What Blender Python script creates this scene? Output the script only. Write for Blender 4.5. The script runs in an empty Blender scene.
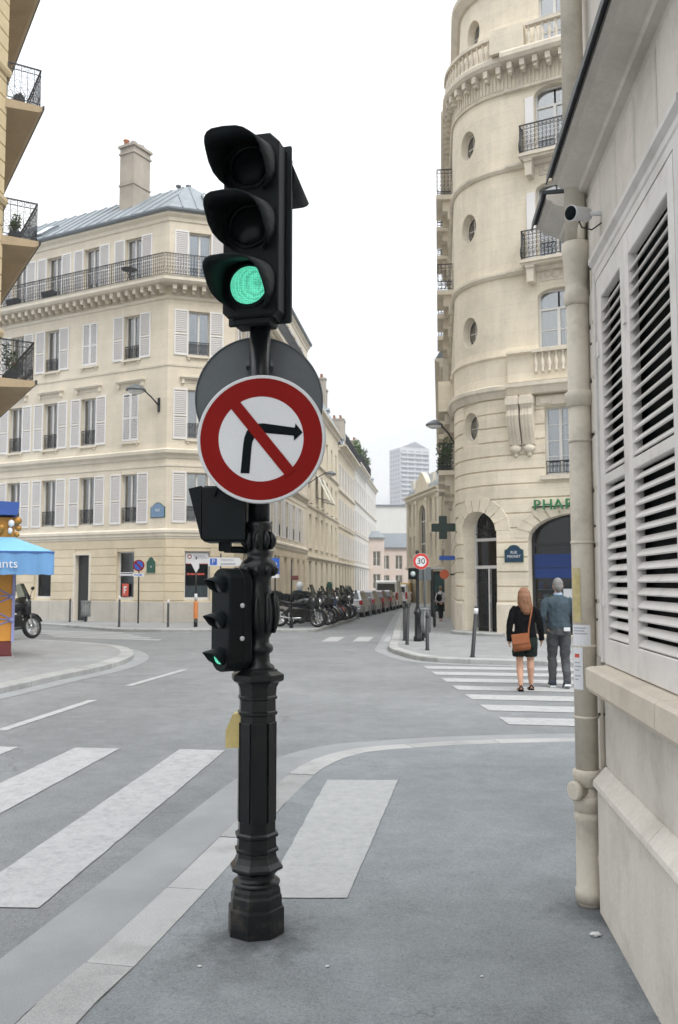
import bpy, bmesh, math, random
from math import sin, cos, tan, pi, radians, atan2, sqrt, hypot
from mathutils import Matrix, Vector
random.seed(7)
SC = bpy.context.scene
# ------------------------------------------------------------------ camera
cam = bpy.data.cameras.new("camera"); CAM = bpy.data.objects.new("camera", cam)
SC.collection.objects.link(CAM); SC.camera = CAM
cam.sensor_fit = 'VERTICAL'; cam.sensor_height = 24.0; cam.lens = 900.0/1024.0*24.0
cam.clip_start = 0.05; cam.clip_end = 5000
CAM.location = (0, 0, 1.7); CAM.rotation_euler = (radians(90+4.51), 0, 0)
cam.dof.use_dof = True; cam.dof.focus_distance = 5.2; cam.dof.aperture_fstop = 5.0
# ------------------------------------------------------------------ overcast sky
W = bpy.data.worlds.new("World"); SC.world = W; W.use_nodes = True
nt = W.node_tree; nt.nodes.clear()
SUN_EL, SUN_AZ = radians(52), radians(38)
out = nt.nodes.new('ShaderNodeOutputWorld'); bg = nt.nodes.new('ShaderNodeBackground')
sky = nt.nodes.new('ShaderNodeTexSky'); sky.sky_type = 'NISHITA'; sky.sun_disc = False
sky.sun_elevation = SUN_EL; sky.sun_rotation = SUN_AZ
tc = nt.nodes.new('ShaderNodeTexCoord')
sep = nt.nodes.new('ShaderNodeSeparateXYZ'); nt.links.new(tc.outputs['Generated'], sep.inputs[0])
lum = nt.nodes.new('ShaderNodeMapRange')          # overcast luminance grows towards the zenith
lum.inputs['From Min'].default_value = 0; lum.inputs['From Max'].default_value = 1
lum.inputs['To Min'].default_value = 5.1; lum.inputs['To Max'].default_value = 16.0
nt.links.new(sep.outputs['Z'], lum.inputs['Value'])
mp = nt.nodes.new('ShaderNodeMapping'); mp.inputs['Scale'].default_value = (1.6, 1.6, 5.0)
nt.links.new(tc.outputs['Generated'], mp.inputs['Vector'])
nz = nt.nodes.new('ShaderNodeTexNoise'); nz.inputs['Scale'].default_value = 2.6; nz.inputs['Detail'].default_value = 6
nz.inputs['Roughness'].default_value = .55
nt.links.new(mp.outputs[0], nz.inputs['Vector'])
cr = nt.nodes.new('ShaderNodeValToRGB')
cr.color_ramp.elements[0].position = .36; cr.color_ramp.elements[0].color = (.79, .835, .89, 1)
cr.color_ramp.elements[1].position = .60; cr.color_ramp.elements[1].color = (1.0, 1.0, .995, 1)
nt.links.new(nz.outputs['Fac'], cr.inputs['Fac'])
vm = nt.nodes.new('ShaderNodeVectorMath'); vm.operation = 'SCALE'
nt.links.new(cr.outputs['Color'], vm.inputs[0]); nt.links.new(lum.outputs[0], vm.inputs['Scale'])
mx = nt.nodes.new('ShaderNodeMix'); mx.data_type = 'RGBA'; mx.inputs['Factor'].default_value = .94
nt.links.new(sky.outputs[0], mx.inputs['A']); nt.links.new(vm.outputs[0], mx.inputs['B'])
nt.links.new(mx.outputs['Result'], bg.inputs['Color']); bg.inputs['Strength'].default_value = .115
nt.links.new(bg.outputs[0], out.inputs[0])
# ------------------------------------------------------------------ sun behind cloud
sl = bpy.data.lights.new("sun", 'SUN'); SUN = bpy.data.objects.new("sun", sl); SC.collection.objects.link(SUN)
sl.energy = 1.5; sl.angle = radians(25); sl.color = (1, .97, .92)
sd = Vector((sin(SUN_AZ)*cos(SUN_EL), -cos(SUN_AZ)*cos(SUN_EL), sin(SUN_EL)))   # from the right, behind the camera
SUN.rotation_euler = sd.to_track_quat('Z', 'Y').to_euler()
vs = SC.view_settings
vs.view_transform = 'Standard'; vs.look = 'None'; vs.exposure = 0.60; vs.gamma = 1.0; vs.use_curve_mapping = False
SC.cycles.use_denoising = True; SC.cycles.max_bounces = 7; SC.cycles.transparent_max_bounces = 12
SC.cycles.sample_clamp_indirect = 6
try: SC.cycles.denoiser = 'OPENIMAGEDENOISE'
except Exception: pass

# ================================================================== helpers
COL = SC.collection
WM = {}                                             # world matrix of every object made
I4 = Matrix.Identity(4)
def T(x, y, z): return Matrix.Translation((x, y, z))
def RZ(a): return Matrix.Rotation(a, 4, 'Z')
def RX(a): return Matrix.Rotation(a, 4, 'X')
def RY(a): return Matrix.Rotation(a, 4, 'Y')
def SCL(x, y, z): return Matrix.Diagonal((x, y, z, 1))

class MB:
    def __init__(s): s.v = []; s.f = []; s.T = I4; s.sm = []
    def add(s, vs, fs, smooth=False):
        b = len(s.v); t = s.T
        s.v += [tuple(t @ Vector(p)) for p in vs]
        s.f += [tuple(b+i for i in f) for f in fs]; s.sm += [smooth]*len(fs)
        return s
    def box(s, x0, x1, y0, y1, z0, z1):
        return s.add([(x0,y0,z0),(x1,y0,z0),(x1,y1,z0),(x0,y1,z0),(x0,y0,z1),(x1,y0,z1),(x1,y1,z1),(x0,y1,z1)],
                     [(0,3,2,1),(4,5,6,7),(0,1,5,4),(1,2,6,5),(2,3,7,6),(3,0,4,7)])
    def bbox(s, x0, x1, y0, y1, z0, z1, b=.01):       # box with bevelled front and top edges
        return s.loft([[(x0+b,y0+b,z0),(x1-b,y0+b,z0),(x1-b,y1-b,z0),(x0+b,y1-b,z0)],
                       [(x0,y0,z0+b),(x1,y0,z0+b),(x1,y1,z0+b),(x0,y1,z0+b)],
                       [(x0,y0,z1-b),(x1,y0,z1-b),(x1,y1,z1-b),(x0,y1,z1-b)],
                       [(x0+b,y0+b,z1),(x1-b,y0+b,z1),(x1-b,y1-b,z1),(x0+b,y1-b,z1)]])
    def fbox(s, x0, x1, y0, y1, z0, z1, b=.01):       # block whose face at y0 has bevelled arrises
        return s.add([(x0,y0+b,z0),(x1,y0+b,z0),(x1,y0+b,z1),(x0,y0+b,z1),(x0+b,y0,z0+b),(x1-b,y0,z0+b),(x1-b,y0,z1-b),(x0+b,y0,z1-b),
                      (x0,y1,z0),(x1,y1,z0),(x1,y1,z1),(x0,y1,z1)],
                     [(4,5,6,7),(0,1,5,4),(1,2,6,5),(2,3,7,6),(3,0,4,7),(0,8,9,1),(1,9,10,2),(2,10,11,3),(3,11,8,0)])
    def loft(s, rings, caps=True, closed=True, smooth=False):
        n = len(rings[0]); vs = [p for r in rings for p in r]; fs = []
        for i in range(len(rings)-1):
            for j in range(n if closed else n-1):
                k = (j+1) % n
                fs.append((i*n+j, i*n+k, (i+1)*n+k, (i+1)*n+j))
        s.add(vs, fs, smooth)
        if caps and closed:
            b = len(s.v)-len(vs)
            s.f += [tuple(b+i for i in reversed(range(n))), tuple(b+(len(rings)-1)*n+i for i in range(n))]; s.sm += [False]*2
        return s
    def lathe(s, prof, n=16, smooth=True, caps=True, rot=0):
        return s.loft([[(r*cos(rot+2*pi*j/n), r*sin(rot+2*pi*j/n), z) for j in range(n)] for r, z in prof], caps, True, smooth)
    def tube(s, pts, r, n=6, caps=True, smooth=True):
        pts = [Vector(p) for p in pts]; rings = []
        rr = r if isinstance(r, (list, tuple)) else [r]*len(pts)
        up = None
        for i, p in enumerate(pts):
            d = (pts[min(i+1, len(pts)-1)] - pts[max(i-1, 0)])
            if d.length < 1e-9: d = Vector((0,0,1))
            d.normalize()
            if up is None:
                up = Vector((0,0,1)) if abs(d.z) < .9 else Vector((0,1,0))
            a = d.cross(up)
            if a.length < 1e-4: a = d.cross(Vector((1,0,0)))
            a.normalize(); b = a.cross(d).normalized(); up = b
            rings.append([p + (a*cos(2*pi*j/n) + b*sin(2*pi*j/n))*rr[i] for j in range(n)])
        return s.loft(rings, caps, True, smooth)
    def bar(s, p, q, w=.01): return s.tube([p, q], w*.7, 4, True, False)
    def prism(s, poly, y0, y1):                       # poly in (x,z), extruded along y
        n = len(poly)
        vs = [(x, y0, z) for x, z in poly] + [(x, y1, z) for x, z in poly]
        fs = [tuple(range(n)), tuple(reversed(range(n, 2*n)))] + [(i, n+i, n+(i+1) % n, (i+1) % n) for i in range(n)]
        return s.add(vs, fs)
    def disc(s, r, n=24, y=0):
        return s.add([(r*cos(2*pi*j/n), y, r*sin(2*pi*j/n)) for j in range(n)], [tuple(range(n))])
    def ring(s, r0, r1, y, n=32):
        vs = [(r*cos(2*pi*j/n), y, r*sin(2*pi*j/n)) for r in (r0, r1) for j in range(n)]
        return s.add(vs, [(j, (j+1) % n, n+(j+1) % n, n+j) for j in range(n)])
    def ball(s, c, rx, ry=None, rz=None, n=10, m=7):
        ry = ry or rx; rz = rz or rx
        rings = []
        for i in range(m+1):
            a = -pi/2 + pi*i/m; a = max(min(a, pi/2-.02), -pi/2+.02)
            rings.append([(c[0]+rx*cos(a)*cos(2*pi*j/n), c[1]+ry*cos(a)*sin(2*pi*j/n), c[2]+rz*sin(a)) for j in range(n)])
        return s.loft(rings, True, True, True)
    def mesh(s, name):
        me = bpy.data.meshes.new(name); me.from_pydata(s.v, [], s.f)
        bm = bmesh.new(); bm.from_mesh(me); bmesh.ops.recalc_face_normals(bm, faces=bm.faces)
        bm.to_mesh(me); bm.free()
        if any(s.sm): me.polygons.foreach_set('use_smooth', s.sm)
        return me

def put(name, me, mat=None, parent=None, M=I4, label=None, cat=None, group=None, kind=None):
    """link one object; me is an MB, a mesh to share, or None for an Empty; M is its world matrix"""
    if isinstance(me, MB): me = me.mesh(name)
    if me is not None and mat is not None and not me.materials: me.materials.append(mat)
    o = bpy.data.objects.new(name, me); COL.objects.link(o)
    if me is None: o.empty_display_size = .2
    if parent is not None:
        o.parent = parent; o.matrix_parent_inverse = WM[parent].inverted()
    o.matrix_basis = M; WM[o] = M.copy()
    if label: o['label'] = label
    if cat: o['category'] = cat
    if group: o['group'] = group
    if kind: o['kind'] = kind
    return o
def thing(name, label, cat, x, y, z=0, group=None):
    return put(name, None, None, None, T(x, y, z), label, cat, group)

def txt(body, size, depth=.004, align='CENTER'):
    cu = bpy.data.curves.new("lettering", 'FONT'); cu.body = body; cu.size = size; cu.extrude = depth
    cu.align_x = align; cu.align_y = 'CENTER'; cu.resolution_u = 3
    o = bpy.data.objects.new("lettering", cu); COL.objects.link(o)
    dg = bpy.context.evaluated_depsgraph_get()
    me = bpy.data.meshes.new_from_object(o.evaluated_get(dg)); bpy.data.objects.remove(o); bpy.data.curves.remove(cu)
    me.transform(RX(pi/2))                            # upright, facing -y
    me.name = "lettering"
    return me

# ground level: flat crossing, the street ahead falls away gently
def gz(x, y): return -0.006*max(0.0, min(y, 170)-20)

# ------------------------------------------------------------------ materials
def mat(name, col, rough=.8, var=.12, scale=2.0, fine=.06, fscale=40, bump=0.0, bscale=60, metal=0, spec=.4,
        streak=0.0, joints=None, dirt=None, dirt_amt=0.0, dscale=1.0, coat=0.0, stretch=(1,1,1), prand=0.0):
    m = bpy.data.materials.new(name); m.use_nodes = True
    t = m.node_tree; p = t.nodes['Principled BSDF']; L = t.links.new
    p.inputs['Roughness'].default_value = rough; p.inputs['Metallic'].default_value = metal
    p.inputs['Specular IOR Level'].default_value = spec
    p.inputs['Coat Weight'].default_value = coat
    g = t.nodes.new('ShaderNodeNewGeometry')
    def noise(sc, det=4, rg=.55, st=(1,1,1)):
        mpn = t.nodes.new('ShaderNodeMapping'); mpn.inputs['Scale'].default_value = st
        L(g.outputs['Position'], mpn.inputs['Vector'])
        n = t.nodes.new('ShaderNodeTexNoise'); n.inputs['Scale'].default_value = sc; n.inputs['Detail'].default_value = det
        n.inputs['Roughness'].default_value = rg; L(mpn.outputs[0], n.inputs['Vector']); return n.outputs['Fac']
    def scale_by(colsock, fac, amt):
        r = t.nodes.new('ShaderNodeMapRange'); r.inputs['From Min'].default_value = .25; r.inputs['From Max'].default_value = .75
        r.inputs['To Min'].default_value = 1-amt; r.inputs['To Max'].default_value = 1+amt; L(fac, r.inputs['Value'])
        v = t.nodes.new('ShaderNodeVectorMath'); v.operation = 'SCALE'; L(colsock, v.inputs[0]); L(r.outputs[0], v.inputs['Scale'])
        return v.outputs[0]
    rgb = t.nodes.new('ShaderNodeRGB'); rgb.outputs[0].default_value = (*col, 1); c = rgb.outputs[0]
    if var: c = scale_by(c, noise(scale, 5, .6, stretch), var)
    if fine: c = scale_by(c, noise(fscale, 2), fine)
    if streak: c = scale_by(c, noise(1.0, 5, .65, (1.6, 1.6, .3)), streak*.8)
    if joints:
        sx = t.nodes.new('ShaderNodeSeparateXYZ'); L(g.outputs['Position'], sx.inputs[0])
        dv = t.nodes.new('ShaderNodeMath'); dv.operation = 'DIVIDE'; dv.inputs[1].default_value = joints; L(sx.outputs['Z'], dv.inputs[0])
        fr = t.nodes.new('ShaderNodeMath'); fr.operation = 'FRACT'; L(dv.outputs[0], fr.inputs[0])
        lt = t.nodes.new('ShaderNodeMath'); lt.operation = 'LESS_THAN'; lt.inputs[1].default_value = .028; L(fr.outputs[0], lt.inputs[0])
        wn = t.nodes.new('ShaderNodeTexWhiteNoise'); wn.noise_dimensions = '1D'
        fl = t.nodes.new('ShaderNodeMath'); fl.operation = 'FLOOR'; L(dv.outputs[0], fl.inputs[0]); L(fl.outputs[0], wn.inputs['W'])
        r2 = t.nodes.new('ShaderNodeMapRange'); r2.inputs['To Min'].default_value = .96; r2.inputs['To Max'].default_value = 1.04; L(wn.outputs['Value'], r2.inputs['Value'])
        ml = t.nodes.new('ShaderNodeMath'); ml.operation = 'MULTIPLY_ADD'; ml.inputs[1].default_value = -.13; L(lt.outputs[0], ml.inputs[0]); L(r2.outputs[0], ml.inputs[2])
        v = t.nodes.new('ShaderNodeVectorMath'); v.operation = 'SCALE'; L(c, v.inputs[0]); L(ml.outputs[0], v.inputs['Scale']); c = v.outputs[0]
    if dirt:
        r = t.nodes.new('ShaderNodeMapRange'); r.inputs['From Min'].default_value = .5; r.inputs['From Max'].default_value = .72
        r.inputs['To Max'].default_value = dirt_amt; L(noise(dscale, 8, .7), r.inputs['Value'])
        mxn = t.nodes.new('ShaderNodeMix'); mxn.data_type = 'RGBA'; L(r.outputs[0], mxn.inputs['Factor']); L(c, mxn.inputs['A'])
        mxn.inputs['B'].default_value = (*dirt, 1); c = mxn.outputs['Result']
    if prand:
        oi = t.nodes.new('ShaderNodeObjectInfo'); r3 = t.nodes.new('ShaderNodeMapRange'); r3.inputs['To Min'].default_value = 1-prand; r3.inputs['To Max'].default_value = 1+prand
        L(oi.outputs['Random'], r3.inputs['Value']); v = t.nodes.new('ShaderNodeVectorMath'); v.operation = 'SCALE'; L(c, v.inputs[0]); L(r3.outputs[0], v.inputs['Scale']); c = v.outputs[0]
    L(c, p.inputs['Base Color'])
    if bump:
        b = t.nodes.new('ShaderNodeBump'); b.inputs['Strength'].default_value = bump; b.inputs['Distance'].default_value = .01
        L(noise(bscale, 3, .6), b.inputs['Height']); L(b.outputs[0], p.inputs['Normal'])
    return m
def glass(name, tint=(.75,.8,.82), refl=.30):
    m = bpy.data.materials.new(name); m.use_nodes = True; t = m.node_tree; t.nodes.clear(); L = t.links.new
    o = t.nodes.new('ShaderNodeOutputMaterial'); x = t.nodes.new('ShaderNodeMixShader')
    a = t.nodes.new('ShaderNodeBsdfTransparent'); a.inputs[0].default_value = (*tint, 1)
    b = t.nodes.new('ShaderNodeBsdfGlossy'); b.inputs['Roughness'].default_value = .03
    fr = t.nodes.new('ShaderNodeFresnel'); fr.inputs['IOR'].default_value = 1.5
    ad = t.nodes.new('ShaderNodeMath'); ad.operation = 'ADD'; ad.use_clamp = True; ad.inputs[1].default_value = refl-.04
    L(fr.outputs[0], ad.inputs[0]); L(ad.outputs[0], x.inputs[0]); L(a.outputs[0], x.inputs[1]); L(b.outputs[0], x.inputs[2]); L(x.outputs[0], o.inputs[0])
    return m
def glow(name, col, strength, base=None, dots=0):
    m = mat(name, base or col, .35, .0, fine=0); p = m.node_tree.nodes['Principled BSDF']
    p.inputs['Emission Color'].default_value = (*col, 1); p.inputs['Emission Strength'].default_value = strength
    if dots:
        t = m.node_tree; g = t.nodes.new('ShaderNodeNewGeometry'); v = t.nodes.new('ShaderNodeTexVoronoi'); v.inputs['Scale'].default_value = dots
        v.inputs['Randomness'].default_value = .25
        t.links.new(g.outputs['Position'], v.inputs['Vector'])
        r = t.nodes.new('ShaderNodeMapRange'); r.inputs['From Min'].default_value = .1; r.inputs['From Max'].default_value = .75
        r.inputs['To Min'].default_value = strength*1.35; r.inputs['To Max'].default_value = strength*.35
        t.links.new(v.outputs['Distance'], r.inputs['Value']); t.links.new(r.outputs[0], p.inputs['Emission Strength'])
    return m

def tarmac(name, col, agg=.22, patch=.10, crack=.5, darkened=(), lines=(), csc=.33, rough=.9):
    """asphalt: bright and dark aggregate, worn patches, hairline cracks, stains round given spots"""
    m = mat(name, col, rough, .07, 5, .10, 60, .5, 190, spec=.3); t = m.node_tree; p = t.nodes['Principled BSDF']; L = t.links.new
    c = p.inputs['Base Color'].links[0].from_socket; g = t.nodes.new('ShaderNodeNewGeometry')
    def math(op, a, b=None, d=None):
        n = t.nodes.new('ShaderNodeMath'); n.operation = op
        for i, q in enumerate((a, b, d)):
            if q is None: continue
            if isinstance(q, (int, float)): n.inputs[i].default_value = q
            else: L(q, n.inputs[i])
        return n.outputs[0]
    def noise(sc, det, rg=.6):
        n = t.nodes.new('ShaderNodeTexNoise'); n.inputs['Scale'].default_value = sc; n.inputs['Detail'].default_value = det; n.inputs['Roughness'].default_value = rg
        L(g.outputs['Position'], n.inputs['Vector']); return n.outputs['Fac']
    def rng(x, a, b, c_, d):
        n = t.nodes.new('ShaderNodeMapRange'); n.inputs[1].default_value = a; n.inputs[2].default_value = b; n.inputs[3].default_value = c_; n.inputs[4].default_value = d; L(x, n.inputs[0]); return n.outputs[0]
    f = rng(noise(130, 3, .8), .3, .7, 1-agg, 1+agg)
    f = math('MULTIPLY', f, rng(noise(.45, 6, .65), .35, .65, 1-patch, 1+patch))
    f = math('MULTIPLY', f, rng(noise(2.2, 7, .75), .42, .62, 1-patch*.7, 1+patch*.7))
    f = math('MULTIPLY', f, rng(noise(26, 3, .6), .60, .72, 1.0, .82))          # dark specks
    vz = t.nodes.new('ShaderNodeTexVoronoi'); vz.feature = 'DISTANCE_TO_EDGE'; vz.inputs['Scale'].default_value = csc
    wv = t.nodes.new('ShaderNodeVectorMath'); wv.operation = 'MULTIPLY_ADD'; nn = t.nodes.new('ShaderNodeTexNoise'); nn.inputs['Scale'].default_value = 2.4; nn.inputs['Detail'].default_value = 8
    L(g.outputs['Position'], nn.inputs['Vector']); L(nn.outputs['Color'], wv.inputs[0]); wv.inputs[1].default_value = (.9,.9,0); L(g.outputs['Position'], wv.inputs[2]); L(wv.outputs[0], vz.inputs['Vector'])
    ck = rng(vz.outputs['Distance'], 0, .0035, crack, 0); ck = math('MULTIPLY', ck, rng(noise(.8, 2), .45, .6, 0, 1))
    f = math('MULTIPLY', f, math('SUBTRACT', 1, ck))
    vg = t.nodes.new('ShaderNodeTexVoronoi'); vg.inputs['Scale'].default_value = 1.7; L(g.outputs['Position'], vg.inputs['Vector'])      # trodden gum
    f = math('MULTIPLY', f, rng(vg.outputs['Distance'], .018, .030, .80, 1.0))
    vh = t.nodes.new('ShaderNodeTexVoronoi'); vh.inputs['Scale'].default_value = 2.9; L(g.outputs['Position'], vh.inputs['Vector'])
    f = math('MULTIPLY', f, rng(vh.outputs['Distance'], .012, .022, 1.22, 1.0))
    sp = t.nodes.new('ShaderNodeSeparateXYZ'); L(g.outputs['Position'], sp.inputs[0]); nb_ = noise(7, 6, .7)
    for (x, y, rx, ry, amt) in darkened:  # darker elliptical spots with a noise-broken edge
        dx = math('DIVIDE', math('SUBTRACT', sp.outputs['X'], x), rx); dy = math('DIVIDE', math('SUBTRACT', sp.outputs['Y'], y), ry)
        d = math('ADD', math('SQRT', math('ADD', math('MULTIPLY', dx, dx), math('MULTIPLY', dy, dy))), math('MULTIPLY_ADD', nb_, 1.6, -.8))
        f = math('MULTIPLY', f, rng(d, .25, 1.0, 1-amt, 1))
    for (x, y, tx, ty, w, amt) in lines:                                           # darker along a wall foot
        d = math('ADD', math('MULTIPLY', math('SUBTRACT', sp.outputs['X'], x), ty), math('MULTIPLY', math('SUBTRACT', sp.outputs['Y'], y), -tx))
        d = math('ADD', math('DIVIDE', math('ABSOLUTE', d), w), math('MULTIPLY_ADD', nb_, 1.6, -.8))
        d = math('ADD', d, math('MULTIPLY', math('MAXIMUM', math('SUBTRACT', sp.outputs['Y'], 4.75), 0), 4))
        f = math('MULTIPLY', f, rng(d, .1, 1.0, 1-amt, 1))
    v = t.nodes.new('ShaderNodeVectorMath'); v.operation = 'SCALE'; L(c, v.inputs[0]); L(f, v.inputs['Scale']); L(v.outputs[0], p.inputs['Base Color'])
    return m
ASPH = tarmac("asphalt", (.205,.214,.220), .34, .09, .35, darkened=((-3,12.5,1.6,5,.12),(1.2,15.5,2.5,1.5,.10)), csc=.22)
PAVE = tarmac("pavement_asphalt", (.232,.250,.262), .30, .10, .35, darkened=((-.42,4.5,.36,.34,.48),(-.38,4.15,.5,.35,.22),(1.30,4.8,.24,.3,.42),(.55,3.2,1.0,.8,.14),(-.3,3.0,1.2,.7,.14)), lines=((1.40,4.5,.0897,.996,.16,.40),), csc=.42)
PAVE2 = tarmac("far_pavement", (.28,.287,.292), .16, .10, .3, csc=.3)
GUTT = mat("gutter_cement", (.275,.286,.294), .9, .12, 1.4, .20, 170, .4, 200, dirt=(.22,.225,.23), dirt_amt=.5, dscale=1.5)
KERB = mat("granite_kerb", (.365,.37,.368), .85, .14, 1.4, .22, 130, .4, 150, dirt=(.22,.22,.215), dirt_amt=.7, dscale=2.6, prand=.12)
def paint(name, col, under, cover=.62):
    m = mat(name, col, .8, .06, 3, .05, 90, .15, 200); t = m.node_tree; p = t.nodes['Principled BSDF']
    src = p.inputs['Base Color'].links[0].from_socket
    g = t.nodes.new('ShaderNodeNewGeometry'); n = t.nodes.new('ShaderNodeTexNoise'); n.inputs['Scale'].default_value = 11; n.inputs['Detail'].default_value = 12; n.inputs['Roughness'].default_value = .9
    t.links.new(g.outputs['Position'], n.inputs['Vector'])
    r = t.nodes.new('ShaderNodeMapRange'); r.inputs['From Min'].default_value = cover-.12; r.inputs['From Max'].default_value = cover+.05
    t.links.new(n.outputs['Fac'], r.inputs['Value'])
    x = t.nodes.new('ShaderNodeMix'); x.data_type = 'RGBA'; x.inputs['B'].default_value = (*under, 1)
    t.links.new(r.outputs[0], x.inputs['Factor']); t.links.new(src, x.inputs['A']); t.links.new(x.outputs['Result'], p.inputs['Base Color'])
    return m
PAINT = paint("road_paint", (.40,.405,.41), (.24,.248,.253), .585)
PAD = paint("cracked_pad", (.405,.412,.41), (.29,.30,.305), .58)
def crackle(m, sc, dark):
    t = m.node_tree; p = t.nodes['Principled BSDF']; src = p.inputs['Base Color'].links[0].from_socket
    g = t.nodes.new('ShaderNodeNewGeometry'); v = t.nodes.new('ShaderNodeTexVoronoi'); v.feature = 'DISTANCE_TO_EDGE'; v.inputs['Scale'].default_value = sc
    t.links.new(g.outputs['Position'], v.inputs['Vector'])
    r = t.nodes.new('ShaderNodeMapRange'); r.inputs['From Max'].default_value = .045; r.inputs['To Min'].default_value = .55; r.inputs['To Max'].default_value = 0
    t.links.new(v.outputs['Distance'], r.inputs['Value'])
    x = t.nodes.new('ShaderNodeMix'); x.data_type = 'RGBA'; x.inputs['B'].default_value = (*dark, 1)
    t.links.new(r.outputs[0], x.inputs['Factor']); t.links.new(src, x.inputs['A']); t.links.new(x.outputs['Result'], p.inputs['Base Color'])
crackle(PAD, 14, (.36,.37,.375))
CREAM = mat("cream_stone", (.68,.615,.505), .85, .07, .5, .05, 14, .12, 40, joints=.40, prand=.0, streak=.10, dirt=(.50,.45,.37), dirt_amt=.35, dscale=.7)
CREAM2 = mat("cream_trim", (.69,.635,.535), .85, .06, .8, .05, 20, streak=.10, dirt=(.46,.43,.37), dirt_amt=.4, dscale=1.2)
OCHRE = mat("ochre_ashlar", (.64,.555,.41), .85, .08, .8, .06, 18, .12, 40, streak=.06, dirt=(.48,.40,.28), dirt_amt=.5, dscale=.9, prand=.05)
PLINTH = mat("grey_plinth", (.50,.47,.42), .85, .10, .9, .08, 25, .12, 40, streak=.12, dirt=(.34,.30,.25), dirt_amt=.5, dscale=1.4)
PSTONE = mat("pharmacy_limestone", (.72,.65,.525), .85, .08, .7, .05, 16, .12, 45, joints=.463, prand=.05, streak=.13, dirt=(.46,.42,.35), dirt_amt=.45, dscale=.9)
PTRIM = mat("pharmacy_trim", (.64,.58,.485), .85, .10, 1.0, .06, 22, streak=.16, dirt=(.36,.34,.30), dirt_amt=.5, dscale=1.3)
YSTONE = mat("yellow_stone", (.58,.47,.29), .85, .08, .8, .06, 15, .1, 40, streak=.10, dirt=(.44,.34,.20), dirt_amt=.4, dscale=1.0)
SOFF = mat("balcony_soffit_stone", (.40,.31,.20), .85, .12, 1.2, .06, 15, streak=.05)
SANDS = [mat("sand_stone_a", (.64,.575,.45), .85, .08, .6, .05, 12, streak=.10), mat("sand_stone_b", (.62,.55,.43), .85, .08, .6, .05, 12, streak=.10),
         mat("grey_render", (.60,.58,.54), .85, .08, .6, .05, 12, streak=.10), mat("pale_render", (.62,.60,.56), .85, .08, .6, .05, 12, streak=.08)]
WALLP = mat("painted_wall", (.62,.58,.525), .75, .06, 1.2, .05, 40, .25, 45, streak=.16, dirt=(.36,.325,.28), dirt_amt=.6, dscale=2.2, prand=.04)
SHUTP = mat("shutter_paint", (.66,.635,.61), .55, .05, 2, .04, 40, .12, 60, streak=.10, dirt=(.38,.355,.325), dirt_amt=.5, dscale=5, prand=.05)
SILLP = mat("sill_stone", (.56,.50,.42), .8, .08, 2, .06, 40, .2, 70, streak=.08, dirt=(.38,.34,.29), dirt_amt=.6, dscale=2.5)
PIPE = mat("pipe_paint", (.57,.52,.435), .6, .06, 3, .04, 40, .12, 60, streak=.08, dirt=(.30,.27,.23), dirt_amt=.6, dscale=4)
SLATE = mat("dark_flashing", (.045,.05,.055), .6, .15, 4)
ZINC = mat("zinc_roof", (.235,.265,.285), .6, .14, 1.2, .05, 10, spec=.3, streak=.16, prand=.06)
ZINCD = mat("dark_zinc", (.16,.18,.20), .5, .12, 1.2)
CHIM = mat("chimney_render", (.37,.33,.28), .9, .15, 1.2, .06, 20, streak=.12)
TERRA = mat("terracotta", (.45,.20,.11), .8, .12, 6)
SHUT = mat("white_shutter", (.76,.75,.745), .6, .03, 1, .02, 20)
SHUTD = mat("slat_grey", (.60,.585,.585), .6, .03, 1, .02, 20)
FRAMEW = mat("white_frame", (.66,.65,.63), .5, .03, 1, .0)
CURT = mat("net_curtain", (.60,.60,.585), .9, .10, 3, .10, 9, stretch=(6,6,.2))
DARKIN = mat("dark_interior", (.030,.030,.034), .9, .3, .6)  # near-black: the darkness of unlit rooms is put into the colour
GLASS = glass("window_glass"); GLASSD = glass("shop_glass", (.6,.66,.68), .045)
IRON = mat("black_iron", (.022,.024,.027), .5, .15, 6)
CASTI = mat("cast_iron_paint", (.004,.006,.007), .36, .2, 5, .1, 60, .22, 45, spec=.35, coat=.15, dirt=(.018,.019,.018), dirt_amt=.7, dscale=5)
CASTB = mat("worn_cast_iron", (.008,.010,.011), .4, .2, 6, .1, 60, .3, 45, spec=.35, dirt=(.075,.062,.05), dirt_amt=.75, dscale=9)
SIGH = mat("signal_plastic", (.004,.007,.008), .5, .15, 5, .1, 80, .05, 80, spec=.2)
SIGG = mat("signal_visor", (.010,.015,.017), .6, .15, 6, .1, 90, .05, 90, spec=.25)
METG = mat("sign_back_grey", (.12,.135,.145), .5, .06, 3, .04, 60, metal=.2, spec=.5)
RIM = mat("sign_rim", (.62,.63,.64), .45, .06, 6, .04, 60)
RED = mat("sign_red", (.23,.010,.008), .55, .07, 4, .05, 70, spec=.08)
WHITE = mat("sign_white", (.68,.69,.71), .4, .03, 4, .03, 90)
BLACKS = mat("sign_black", (.003,.006,.007), .6, .05, 4, .03, 60, spec=.08)
YELB = mat("yellow_box_paint", (.58,.47,.19), .5, .08, 12, dirt=(.36,.28,.14), dirt_amt=.5, dscale=9)
BLUES = mat("sign_blue", (.03,.12,.50), .4, .04, 4)
LEAF = mat("leaf_green", (.075,.13,.03), .6, .35, 9, .2, 40)
LEAFD = mat("leaf_dark", (.04,.075,.022), .6, .35, 9, .2, 40)
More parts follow.
